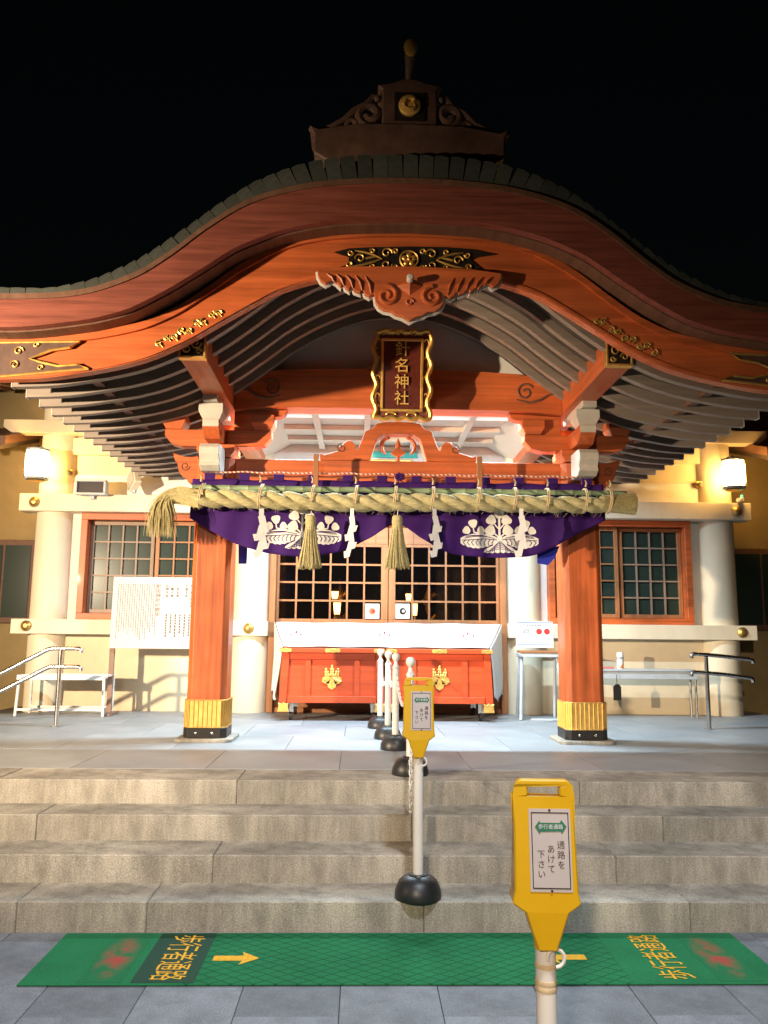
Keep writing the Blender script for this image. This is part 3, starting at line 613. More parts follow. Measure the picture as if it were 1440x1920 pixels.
FP = [(gq(q, 5.67)[0]-gc, gq(q, 5.67)[1]) for q in fq]
op = part(MB().prism(FP, 5.668, 5.678), 'openwork_fitting', blackm, hf)
g_ = MB(); zf = gq((735, 165))[1]
g_.tube(spiral(0, zf, .066, .066, 0, 1, 5.662, 24), .008, 6, True)
for k in range(5):
    a = PI/2+k*2*PI/5; g_.sphere((.034*math.cos(a), 5.660, zf+.034*math.sin(a)), .022, 8, (1, .5, 1))
g_.sphere((0, 5.656, zf), .016, 8)
for s in (-1, 1):
    for (x, dz, r0, a0, tr) in ((.165, .046, .042, PI, -1.15), (.165, -.042, .042, PI, 1.15), (.10, .062, .02, 0, 1.1), (.10, -.060, .02, 0, -1.1), (.36, .0, .038, 0, 1.05), (.43, .042, .022, PI, 1.1), (.44, -.05, .022, PI, -1.1), (.27, .060, .018, 0, 1), (.27, -.058, .018, 0, -1)):
        g_.tube(spiral(s*x, zf+dz, r0, .010, a0 if s > 0 else PI-a0, tr*s, 5.661, 14), [.008-.003*i/14 for i in range(15)], 6)
    for q in (((.2, .0), (.26, .03), (.33, .05), (.40, .06)), ((.2, .0), (.26, -.025), (.34, -.05), (.46, -.07)), ((.22, .02), (.28, .01), (.32, .0))):
        g_.tube([(s*x, 5.661, zf+z) for x, z in q], [.004, .009, .009, .003][:len(q)], 6)
part(g_, 'gilt_scroll', gold, op, smooth=True)
#__THINGS__
def gnd(px, py, Z=0.):        # pixel -> (X, Y) on the horizontal plane at height Z
    d = _fw + _rt*((px-720)/F) - _up*((py-960)/F); P = CAM + d*((Z-CAM.z)/d.z); return P.x, P.y
# ================================================================== name plaque
PM = facing(.012, 6.93, 3.745, tilt=R(10))
pq = thing('name_plaque', (.012, 6.9, 3.35), 'gilt framed wooden name plaque with four gold characters under the gable', 'plaque')
def wav(w, h, n=44, amp=.016):
    pts = []
    for i in range(n): pts.append((-w/2+w*i/n, -h/2+amp*.6*math.sin(2*PI*i/n*4)))
    for i in range(n): pts.append((w/2+amp*math.sin(2*PI*i/n*3.5+.6), -h/2+h*i/n))
    for i in range(n): pts.append((w/2-w*i/n, h/2+amp*.6*math.sin(2*PI*i/n*4)))
    for i in range(n): pts.append((-w/2+amp*math.sin(2*PI*i/n*3.5+.6), h/2-h*i/n))
    return pts
HW, HH = .48, .76
part(MB().prism(wav(HW, HH), -.05, .0, 'z', M=PM), 'backboard', wband, pq)
wv = wav(HW, HH)
fr = MB(); fr.tube([PM @ Vector((a, b, .012)) for a, b in wv], .021, 8, True); part(fr, 'carved_frame', gold, pq, smooth=True)
part(MB().box(-.175, .175, -.305, .305, .001, .014, M=PM), 'text_board', mat('maroon lacquer', (.11, .018, .010), .4, (20, 2, 20), .2), pq)
fr = MB()
for q in ((-.185, .185, .297, .320), (-.185, .185, -.320, -.297), (-.185, -.163, -.2965, .2965), (.163, .185, -.2965, .2965)): fr.box(q[0], q[1], q[2], q[3], .002, .03, M=PM)
part(fr, 'inner_frame', gold, pq, bevel=.004)
tx = MB(); put_vert(tx, '針名神社', .135, (0, .290), PM @ Matrix.Translation((0, 0, .024)), .009, 1.06)
part(tx, 'gilt_lettering', MATS['gold leaf'], pq)
fr = MB()
for s in (-1, 1):
    for (y_, r) in ((.27, .03), (.12, .026), (-.05, .03), (-.2, .026), (-.3, .024)):
        fr.tube([PM @ Vector((s*(.213)+r*math.cos(a)*.8*s, y_+r*1.6*math.sin(a), .012)) for a in frange(-1.2, 2.6, 10)], [.004+.005*math.sin(PI*i/10) for i in range(11)], 6)
    for x_ in (.06, .14): fr.tube([PM @ Vector((s*x_+.03*math.cos(a), .348+.014*math.sin(a), .012)) for a in frange(.2, 3.2, 8)], .007, 6)
    fr.tube([PM @ Vector((s*.09+.04*math.cos(a), -.345+.018*math.sin(a), .012)) for a in frange(-.2, 3.4, 8)], .010, 6)
for i in range(9): fr.sphere(PM @ Vector((-.12+.03*i, .378+.004*math.cos(i), .02)), .017, 7, (.7, 1, 1.2))
part(fr, 'frame_scroll', gold, pq, smooth=True)
# ================================================================== curtain
cb = lerp([(-1.80, 2.46), (-1.6, 2.345), (-1.36, 2.23), (-1.1, 2.165), (-.81, 2.14), (-.5, 2.195), (-.25, 2.31), (-.02, 2.43), (.2, 2.31), (.46, 2.18), (.88, 2.15), (1.1, 2.165), (1.25, 2.205), (1.5, 2.34), (1.80, 2.49)])
ct = lambda x: 2.805+.012*abs(math.sin(x*PI/.42))
def cy(x, t):                 # depth of the cloth, t = 0 at the top, 1 at the hem
    return 7.03 - .035*t + .014*math.sin(x*11+.7*t)*t + .010*math.sin(x*23+2*t)*(.3+t) - .03*math.exp(-((x+.02)/.12)**2)*t
mb = MB(); NX, NZ = 150, 24; v = []
for i in range(NX+1):
    x = -1.80+3.60*i/NX
    for j in range(NZ+1):
        t = j/NZ; v.append((x, cy(x, t), ct(x)+(cb(x)-ct(x))*t))
mb.add(v, [(i*(NZ+1)+j, (i+1)*(NZ+1)+j, (i+1)*(NZ+1)+j+1, i*(NZ+1)+j+1) for i in range(NX) for j in range(NZ)])
cu = mb.build('shrine_curtain', purple, smooth=True); so_ = cu.modifiers.new('solid', 'SOLIDIFY'); so_.thickness = .003
tag(cu, 'purple curtain with two white leaf crests draped below the porch beam', 'curtain')
def cpos(x, z, off):
    t = (ct(x)-z)/(ct(x)-cb(x)); return (x, cy(x, min(max(t, 0), 1.05))-off, z)
def crest(cx, cz, k):
    w = MB(); d = MB()
    def poly(mb, pts, off):
        mb.add([cpos(cx+a*k, cz-b*k, off) for a, b in pts], [tuple(range(len(pts)))])
    def fan(mb, c, pts, off):
        n = len(pts); NR = 6; vs = [cpos(cx+c[0]*k, cz-c[1]*k, off)]
        for r in range(1, NR+1): vs += [cpos(cx+(c[0]+(a-c[0])*r/NR)*k, cz-(c[1]+(b-c[1])*r/NR)*k, off) for a, b in pts]
        mb.add(vs, [(0, 1+i, 1+(i+1) % n) for i in range(n)] + [(1+(r-1)*n+i, 1+(r-1)*n+(i+1) % n, 1+r*n+(i+1) % n, 1+r*n+i) for r in range(1, NR) for i in range(n)])
    def floret(x, y, r, dx, dy):
        a0 = math.atan2(dy, dx); pts = []
        for i in range(18):
            a = 2*PI*i/18; rr = r*(1+.12*math.cos(3*(a-a0)) - (.0 if math.cos(a-a0) < .95 else .12)); pts.append((x+rr*math.cos(a), y+rr*math.sin(a)))
        fan(w, (x, y), pts, .007)
    def line(mb, pts, wd, off):
        pts = [(p0[0]+(p1[0]-p0[0])*q/4, p0[1]+(p1[1]-p0[1])*q/4) for p0, p1 in zip(pts, pts[1:]) for q in range(4)]+[pts[-1]]
        for (a, b), (c, e) in zip(pts, pts[1:]):
            L = math.hypot(c-a, e-b) or 1; nx, ny = -(e-b)/L*wd/2, (c-a)/L*wd/2
            mb.add([cpos(cx+p*k, cz-q*k, off) for p, q in ((a+nx, b+ny), (c+nx, e+ny), (c-nx, e-ny), (a-nx, b-ny))], [(0, 1, 2, 3)])
    for q in ((0, -315, 66, 0, 1), (-100, -230, 64, .7, .7), (88, -228, 64, -.7, .7), (-112, -98, 66, .7, .7), (100, -98, 66, -.7, .7)): floret(*q)
    for s in (-1, 1):
        for q in ((s*332, -185, 55, -s*.2, 1), (s*412, -98, 50, -s*.7, .5), (s*235, -100, 48, s*.7, .5)): floret(*q)
        line(w, [(s*60, -5), (s*240, -62), (s*320, -72), (s*330, -140)], 16, .0075)
    line(w, [(0, 0), (0, -250)], 26, .0075)
    for s in (-1, 1): line(w, [(0, -110), (s*60, -180)], 16, .0075); line(w, [(0, -5), (s*62, -60)], 18, .0075)
    for s in (-1, 1):
        pts = [(s*(20+470*t), -60*math.sin(PI*min(1, t*1.02))**.7) for t in frange(0, 1, 12)] + [(s*(490-440*t), 30+95*math.sin(PI*(.12+.8*t))+10*(i % 2)) for i, t in enumerate(frange(0, 1, 14))]
        fan(w, (s*260, 25), pts, .006)
        line(d, [(s*35, 20), (s*170, 10), (s*320, 20), (s*470, 28)], 9, .0095)
        for q in range(3): line(d, [(s*(60+30*q), 2-6*q), (s*(190+20*q), -22-6*q), (s*(320+25*q), -18-8*q), (s*(440-10*q), 2-14*q)], 7, .0095)
        for q in range(8): line(d, [(s*(70+50*q), 18), (s*(95+52*q), 55), (s*(88+48*q), 96)], 8, .0095)
    pts = [(-20, 10)]+[(-205*math.sin(PI*.5*t), 60+120*t) for t in frange(.3, 1, 5)] + [(-190+390*t, 178+12*(i % 2)) for i, t in enumerate(frange(0, 1, 12))] + [(205*math.sin(PI*.5*t), 60+120*t) for t in frange(1, .3, 5)] + [(20, 10)]
    fan(w, (0, 110), pts, .0085)
    line(d, [(0, 30), (0, 180)], 9, .0115)
    for s in (-1, 1):
        for q in range(5): line(d, [(s*4, 40+24*q), (s*(60+20*q), 95+18*q), (s*(70+26*q), 178)], 7, .0115)
    pts = [(34*math.cos(2*PI*i/14), 10+34*math.sin(2*PI*i/14)) for i in range(14)]; fan(w, (0, 10), pts, .0125)
    c = part(w, 'crest', crestm, cu); part(d, 'crest_veins', purple, c)
KC = .000690
crest(at(566, 1001, 6.99)[0], at(566, 1001, 6.99)[1], KC); crest(at(937, 1009, 6.99)[0], at(937, 1009, 6.99)[1], KC)
for i in range(12):
    x = -1.65+.30*i
    part(MB().box(x-.045, x+.045, 7.012, 7.03, 2.80, 2.862), 'hanging_tab', purple, cu, bevel=.004)
for (x, m_) in ((-.0, purple),):
    k_ = MB()
    for q in range(9):
        a = q*2*PI/9; k_.tube([(x, 7.0, 2.845), (x+.03*math.cos(a), 6.985, 2.845+.03*math.sin(a)), (x+.05*math.cos(a+.4), 7.0, 2.845+.045*math.sin(a+.4))], [.012, .010, .004], 6)
    part(k_, 'cord_knot', m_, cu, smooth=True)
part(MB().prism([(at(1008, 1040, 7.08)[0], 2.24), (at(1050, 1030, 7.08)[0], 2.27), (at(1040, 1040, 7.08)[0], 2.16), (at(1028, 1050, 7.08)[0], 2.10), (at(1008, 1056, 7.08)[0], at(1008, 1056, 7.08)[1])], 7.09, 7.094), 'curtain_tail', bluec, cu)
part(MB().prism([at(438, 1000, 7.2), at(456, 1000, 7.2), at(454, 1052, 7.2), at(438, 1052, 7.2)], 7.49, 7.494), 'curtain_tail', bluec, cu)
rp_ = MB().tube([(x, 7.005, 2.872+.004*math.cos((x+1.65)*2*PI/.3)) for x in frange(-1.70, 1.70, 120)], .0075, 7)
tag(rp_.build('curtain_cord', stripe, smooth=True), 'thin red and white twisted cord holding up the purple curtain', 'cord')
# ================================================================== bamboo pole, hangers, straw rope
bp_ = MB(); bx0, bx1 = -1.76, 1.95; RYB = 6.90; RZB = 2.712
prof = []
for i in range(25):
    x = bx0+(bx1-bx0)*i/24
    r = .026-.004*i/24; prof += [(r, x-.006), (r+.003, x), (r, x+.006)]
bp_.lathe(prof, (0, RYB, RZB), 12, 'x'); bpo = bp_.build('bamboo_pole', bamboo, smooth=True)
tag(bpo, 'green bamboo pole running along the top of the straw rope', 'pole')
for i, X in enumerate((at(592, 890, 6.93)[0], at(900, 890, 6.93)[0])):
    tag(MB().box(X-.022, X+.022, 6.94, 6.965, 2.66, 3.03).build('wooden_hanger', wpale, bevel=.003), 'narrow wooden batten from beam to bamboo pole, %s of the plaque' % ('left' if i == 0 else 'right'), 'batten', 'battens holding the bamboo pole')
rope = thing('straw_rope', (0, 6.82, 2.5), 'thick twisted straw rope hung across the porch in front of the curtain', 'rope')
RY, RX0, RX1 = 6.815, -1.74, 1.72
def rz_(x): return 2.604 - .012*math.cos(x*.8)+.006*math.sin(x*3)
for k in range(3):
    pts = []; rr = []
    for i in range(221):
        t = i/220; x = RX0+(RX1-RX0)*t; a = 2*PI*(x/.54)+k*2*PI/3
        tp = 1-.12*max(0, t-.7)/.3; ir = .038*tp*(1+.02*math.sin(i*1.7+k))
        pts.append((x, RY+ir*math.cos(a), rz_(x)+ir*math.sin(a))); rr.append(.0425*tp*(1+.04*math.sin(i*.9+k*2)))
    part(MB().tube(pts, rr, 12), 'rope_strand', strawr, rope, smooth=True)
fz = MB()
for i in range(520):
    x = random.uniform(RX0, RX1); a = random.uniform(0, 2*PI); r = .074; L = random.uniform(.008, .03)
    p0 = Vector((x, RY+r*math.cos(a), rz_(x)+r*math.sin(a))); p1 = p0+Vector((random.uniform(-.03, .03), L*math.cos(a), L*math.sin(a)-.008)); fz.tube([p0, p1], [.0016, .0006], 3)
o = part(fz, 'loose_straw', straw, rope); o['kind'] = 'stuff'
ta = MB()
for i in range(330):
    a = random.uniform(0, 2*PI); r = .075*math.sqrt(random.random()); dr = random.uniform(.0, 1)
    p0 = Vector((RX0+.05, RY+r*math.cos(a), 2.60+r*math.sin(a))); ex = -2.03+random.uniform(-.09, .10)+.12*(1-dr)*random.random(); ez = 2.27+random.random()**2*.22
    p1 = p0+Vector((-.10, 0, .015+.01*random.random())); p2 = Vector((-1.94+random.uniform(-.03, .05)+.3*r*math.cos(a*3), RY+r*1.3*math.cos(a), 2.575+r*.9*math.sin(a)-.04*random.random())); p3 = Vector((ex, RY+r*1.5*math.cos(a), ez))
    c1 = p1+Vector((-.22, 0, .05)); c2 = Vector((p3.x-.01, p2.y, 2.54)); ps = [p0]
    for q in frange(0, 1, 7): ps.append(p1*(1-q)**3+c1*3*q*(1-q)**2+c2*3*q*q*(1-q)+p3*q**3)
    ta.tube(ps, [.0048, .0048, .0046, .0044, .004, .0036, .003, .0022, .0010], 3)
o = part(ta, 'straw_tail', straw, rope); o['kind'] = 'stuff'
en = MB(); ex0 = 1.70
en.lathe([(.06, ex0), (.070, ex0+.05), (.076, ex0+.16), (.088, ex0+.245), (.090, ex0+.29), (.082, ex0+.298), (.0001, ex0+.292)], (0, RY, 2.608), 22, 'x')
for i in range(240):
    a = random.uniform(0, 2*PI); en.tube([(ex0+.02, RY+.069*math.cos(a), 2.608+.069*math.sin(a)), (ex0+.16, RY+.079*math.cos(a+.1), 2.608+.079*math.sin(a+.1)), (ex0+.29+random.uniform(-.005, .012), RY+.091*math.cos(a+.15), 2.608+.091*math.sin(a+.15))], .0034, 3)
part(en, 'cut_straw_end', straw, rope)
for px in (375, 487, 585, 667, 741, 812, 898, 967, 1028, 1100, 1146):
    X = at(px, 940, 6.76)[0]; c_ = MB()
    for dx in (-.006, .006):
        c_.tube([(X+dx*1.2+.012*math.sin(a), (RY+.022)+.108*math.cos(a)+.03*max(0, math.sin(a)), 2.634+.106*math.sin(a)) for a in frange(0, 2*PI, 22)[:-1]], .006, 5, True)
    c_.tube([(X, 6.78, 2.745), (X+.004, 6.765, 2.775), (X-.01, 6.76, 2.80)], [.010, .008, .003], 5)
    part(c_, 'cord_binding', cordm, rope, smooth=True)
# tassels
def tassel(px, label):
    X, zt_ = at(px, 962, 6.74); zb_ = at(px, 1068, 6.74)[1]; Y_ = 6.74
    t = thing('straw_tassel', (X, Y_, zb_), label, 'tassel', 'straw tassels on the rope'); h = MB()
    zt_ -= .02; H_ = zt_-zb_
    h.lathe([(.03, zt_), (.042, zt_-.01), (.046, zt_-.06), (.040, zt_-.115), (.044, zt_-.13)], (X, Y_, 0), 16); part(h, 'head', straw, t, smooth=True)
    part(MB().tube([(X+.0395*math.cos(a), Y_+.0395*math.sin(a), zt_-.112) for a in frange(0, 2*PI, 16)[:-1]], .006, 5, True), 'binding', cordm, t, smooth=True)
    part(MB().tube([(X, Y_, zt_-.01), (X+.004, Y_+.01, zt_+.04)], .004, 5), 'hanging_thread', paperm, t)
    b = MB()
    for i in range(250):
        a = random.uniform(0, 2*PI); q = math.sqrt(random.random()); r0 = .040*q; r1 = .105*q**.8*random.uniform(.85, 1.05); le = H_*random.uniform(.92, 1.0)
        b.tube([(X+r0*math.cos(a), Y_+r0*math.sin(a), zt_-.09), (X+(.5*r0+.42*r1)*math.cos(a), Y_+(.5*r0+.42*r1)*math.sin(a), zt_-.09-(le-.09)*.45), (X+r1*math.cos(a+.06), Y_+r1*math.sin(a+.06), zt_-le)], [.0042, .004, .0028], 4)
    o = part(b, 'straw_skirt', straw, t); o['kind'] = 'stuff'
tassel(583, 'straw tassel hanging in front of the left white crest'); tassel(745, 'straw tassel hanging at the middle of the straw rope')
# zigzag paper streamers
def shide(px, w, rot, label, n=4):
    X, zt_ = at(px, 962, 6.72); Y_ = 6.73; t = thing('paper_streamer', (X, Y_, zt_-.36), label, 'streamer', 'zigzag paper streamers on the rope')
    z = zt_+.04; x = 0.; mbs = MB(); sw = 1; y = 0
    Mx = Matrix.Translation((X, Y_, 0)) @ Matrix.Rotation(rot, 4, 'Z')
    mbs.box(-w*.25, w*.25, -.001, .001, z-.09, z, M=Mx); z -= .07
    for i in range(n):
        x2 = x+sw*w*.42; hh = .125; y0 = -.006*(i+1)
        mbs.add([Mx @ Vector(q) for q in ((x-w*.35, y0, z), (x+w*.35, y0, z+.012), (x2+w*.35, y0-.014, z-hh), (x2-w*.35, y0-.014, z-hh-.012))], [(0, 1, 2, 3)])
        mbs.add([Mx @ Vector(q) for q in ((x2-w*.35, y0-.014, z-hh-.012), (x2+w*.35, y0-.014, z-hh), (x2+w*.3*sw+w*.2, y0-.004, z-hh+.05), (x2+w*.3*sw-w*.25, y0-.004, z-hh+.045))], [(0, 1, 2, 3)])
        x = x2-sw*w*.30; z -= hh*.56; sw = -sw
    o = part(mbs, 'folded_paper', paperm, t); m_ = o.modifiers.new('solid', 'SOLIDIFY'); m_.thickness = .0015
shide(490, .080, .2, 'zigzag white paper streamer left of the left crest'); shide(660, .068, -.5, 'zigzag white paper streamer between the two straw tassels')
shide(815, .068, .3, 'zigzag white paper streamer right of the middle tassel'); shide(978, .070, -.35, 'zigzag white paper streamer over the right crest')
# ================================================================== porch lamps and wall lanterns
for s in (-1, 1):
    t = thing('porch_lamp', (s*.85, 7.74, 3.74), 'strip lamp under the porch ceiling, %s half' % ('left' if s < 0 else 'right'), 'lamp', 'strip lamps under the porch ceiling')
    part(MB().box(s*.85-.58, s*.85+.58, 7.69, 7.79, 3.752, 3.774), 'housing', whitem, t); part(MB().tube([(s*.85-.55, 7.74, 3.747), (s*.85+.55, 7.74, 3.747)], .009, 8), 'lamp_tube', tubem, t)
for s, px, py in ((-1, 70, 871), (1, 1375, 889)):
    Y_ = 9.35; X, Z = at(px, py, Y_); h = .165; r = .132
    t = thing('wall_lantern', (X, Y_, Z-h), 'lit white drum lantern on the %s outer column' % ('left' if s < 0 else 'right'), 'lantern', 'drum lanterns on the outer columns')
    part(MB().lathe([(r*.9, Z-h+.012), (r*.99, Z-h*.6), (r, Z), (r*.99, Z+h*.6), (r*.9, Z+h-.012)], (X, Y_, 0), 26), 'lit_shade', lampw, t, smooth=True)
    for zz in (Z-h, Z+h): part(MB().lathe([(r*.86, zz-.012), (r*.98, zz-.012), (r*.98, zz+.012), (r*.86, zz+.012)], (X, Y_, 0), 26), 'rim', greym, t, smooth=True)
    for i in range(12):
        a = 2*PI*i/12+.13
        part(MB().tube([(X+r*1.02*math.cos(a), Y_+r*1.02*math.sin(a), Z+h-.01), (X+r*1.03*math.cos(a), Y_+r*1.03*math.sin(a), Z+h*.5)], [.006, .002], 5), 'rib', blackm, t)
        part(MB().tube([(X+r*1.02*math.cos(a), Y_+r*1.02*math.sin(a), Z-h+.01), (X+r*1.03*math.cos(a), Y_+r*1.03*math.sin(a), Z-h*.6)], [.006, .002], 5), 'rib', blackm, t)
    part(MB().lathe([(.10, Z-h-.03), (.085, Z-h-.012)], (X, Y_, 0), 12), 'bottom_ring', goldd, t)
    part(MB().tube([(X, Y_, Z+h), (X, Y_, Z+h+.05), (X, 9.66, Z+h+.07)], .012, 6), 'arm', blackm, t)
    # small sensor lamp beside it
    px2, py2 = (131, 886) if s < 0 else (1311, 908); X2, Z2 = at(px2, py2, 9.74)
    t = thing('sensor_lamp', (X2, 9.8, Z2-.04), 'small brass sensor lamp on the wall near the %s lantern' % ('left' if s < 0 else 'right'), 'lamp', 'sensor lamps beside the lanterns')
    part(MB().box(X2-.04, X2+.04, 9.73, 9.80, Z2-.035, Z2+.04), 'body', goldd, t, bevel=.008); part(MB().lathe([(.03, 0), (.03, -.03), (.0001, -.035)], (X2, 9.732, Z2-.005), 12, 'y'), 'lens', blackm, t)
    part(MB().tube([(X2-.04, 9.76, Z2-.03), (X2-s*-.12, 9.78, Z2-.06), (X2+s*.22, 9.76, Z2+.01)], .006, 5), 'cable', goldd, t)
X, Z = at(1391, 932, 9.5)
t = thing('indicator_unit', (X, 9.5, Z-.04), 'tiny white unit with a green light below the right lantern', 'sensor'); part(MB().box(X-.025, X+.025, 9.49, 9.60, Z-.05, Z-.005), 'body', whitem, t, bevel=.004); part(MB().sphere((X, 9.50, Z+.012), .016, 8), 'green_light', grnl, t, smooth=True); part(MB().box(X-.02, X+.02, 9.5, 9.60, Z-.006, Z), 'bracket', blackm, t)
# unlit floodlights on the header beam
X, Z = at(172, 915, 9.5)
t = thing('floodlight', (X, 9.6, Z-.10), 'grey floodlight facing forward on the left header beam', 'floodlight')
frm = MB(); frame(frm, X-.18, X+.18, Z-.09, Z+.095, .028, 9.44, 9.52); part(frm, 'housing_rim', greym, t, bevel=.006); part(MB().box(X-.155, X+.155, 9.47, 9.475, Z-.065, Z+.07), 'lens', glassmat('dull lamp glass', (.09, .08, .09), .95, .2), t)
part(MB().prism([(9.521, Z-.085), (9.521, Z+.09), (9.60, Z+.05), (9.60, Z-.05)], X-.16, X+.16, 'x'), 'body', greym, t); part(MB().box(X-.02, X+.02, 9.53, 9.60, Z-.125, Z-.06), 'stand', greym, t)
X, Z = at(250, 900, 9.5)
t = thing('floodlight', (X, 9.6, Z-.12), 'cream floodlight turned sideways beside the grey floodlight', 'floodlight')
Mf = Matrix.Translation((X, 9.52, Z)) @ Matrix.Rotation(R(-55), 4, 'Z') @ Matrix.Rotation(R(-28), 4, 'Y')
part(MB().box(-.11, .11, -.04, .05, -.10, .10, M=Mf), 'body', plascol, t, bevel=.01); part(MB().box(-.095, .095, -.047, -.041, -.085, .085, M=Mf), 'lens', greyi, t); part(MB().box(X-.02, X+.02, 9.52, 9.59, Z-.145, Z-.05), 'stand', greym, t)
# ================================================================== things on the doors and inside
for i, (px, m_, nm) in enumerate(((698, wpale, 'brown'), (755, blackm, 'black'))):
    X, Z = at(px, 1146, 9.79)
    t = thing('door_notice', (X, 9.79, Z-.085), 'square white notice with a %s circle on the door lattice' % nm, 'notice', 'notices on the doors')
    part(MB().box(X-.085, X+.085, 9.786, 9.790, Z-.088, Z+.088), 'sheet', paperm, t); part(MB().lathe([(.04, 0), (.04, -.004), (.0001, -.005)], (X, 9.7855, Z), 20, 'y'), 'printed_circle', m_, t); part(MB().lathe([(.02, 0), (.014, -.003), (.0001, -.0035)], (X+.01, 9.7805, Z), 12, 'y'), 'circle_mark', redi if i == 0 else greyi, t)
for i, (px, py, w, h, y_, nm) in enumerate(((628, 1116, .10, .10, 11.2, 'upper left'), (632, 1141, .10, .15, 10.9, 'lower left'), (766, 1120, .08, .09, 11.2, 'upper right'), (778, 1143, .07, .15, 10.9, 'lower right'))):
    X, Z = at(px, py, y_)
    t = thing('altar_lantern', (X, y_, PL+.52), 'small glowing %s lantern behind the lattice doors' % nm, 'lantern', 'altar lanterns behind the doors')
    part(MB().lathe([(w*.36, Z-h/2), (w*.5, Z+h/2)], (X, y_, 0), 14), 'glowing_shade', lampi, t, smooth=True); part(MB().lathe([(w*.6, Z+h/2), (w*.2, Z+h/2+.05), (.0001, Z+h/2+.06)], (X, y_, 0), 14), 'cap', gold, t)
    part(MB().lathe([(.09, PL+.52), (.06, PL+.55), (.014, PL+.6), (.014, Z-h/2-.02), (w*.45, Z-h/2)], (X, y_, 0), 12), 'stand', gold, t, smooth=True)
for s in (-1, 1):
    X = s*.62; y_ = 11.4; t = thing('altar_ornament', (X, y_, PL+.52), 'tall gilt altar stand in the dim room, %s side' % ('left' if s < 0 else 'right'), 'ornament', 'gilt stands behind the doors')
    part(MB().lathe([(.16, PL+.52), (.12, 1.2), (.03, 1.3), (.02, 1.9), (.07, 2.0), (.03, 2.1), (.0001, 2.25)], (X, y_, 0), 14), 'stand', gold, t, smooth=True)
    lf = MB()
    for k in range(7): lf.tube([(X, y_, 1.35+.1*k), (X+.1*math.cos(k*2), y_+.1*math.sin(k*2), 1.45+.1*k), (X+.15*math.cos(k*2), y_+.15*math.sin(k*2), 1.42+.1*k)], [.02, .03, .004], 6)
    part(lf, 'leaves', gold, t, smooth=True)
# ================================================================== offering boxes and white cloth
def kiri(cx, cz, y, h):
    g_ = MB()
    def leaf(x, z, a, L, w):
        pts = [(0, 0)]+[(w*math.sin(PI*t)*(1+.18*math.cos(t*5*PI)), L*t) for t in frange(.1, .95, 9)]+[(0, L)]+[(-w*math.sin(PI*t)*(1+.18*math.cos(t*5*PI)), L*t) for t in frange(.95, .1, 9)]
        ca, sa = math.cos(a), math.sin(a); g_.prism([(cx+x+p*ca-q*sa, cz+z+p*sa+q*ca) for p, q in pts], y-.010, y)
        g_.tube([(cx+x, y-.011, cz+z), (cx+x-sa*L*.9, y-.013, cz+z+ca*L*.9)], .004, 5)
    leaf(0, .0, PI, h*.50, h*.22); leaf(-.01, .0, PI*.62, h*.42, h*.18); leaf(.01, .0, -PI*.62, h*.42, h*.18)
    for sx, n, hh in ((0, 4, .50), (-1, 3, .36), (1, 3, .36)):
        for i in range(n):
            z = h*hh*(i+1)/n; x = sx*h*(.20+.08*i/n)
            for q in ((-1, 1) if i < n-1 else (0,)): g_.sphere((cx+x+q*h*.055*(1-.2*i), y-.008, cz+z*.95), h*.06, 6, (.9, .5, 1.2))
        g_.tube([(cx+sx*h*.05, y-.004, cz), (cx+sx*h*.2, y-.004, cz+h*.1), (cx+sx*h*.28, y-.004, cz+h*hh)], .005, 5)
    return g_
def plate(x, z, y, w):
    return MB().prism([(x-w/2, z), (x-w/2+.014, z-.022), (x-w*.25, z-.017), (x, z-.023), (x+w*.25, z-.017), (x+w/2-.014, z-.022), (x+w/2, z), (x+w/2-.014, z+.022), (x+w*.25, z+.017), (x, z+.023), (x-w*.25, z+.017), (x-w/2+.014, z+.022)], y-.006, y)
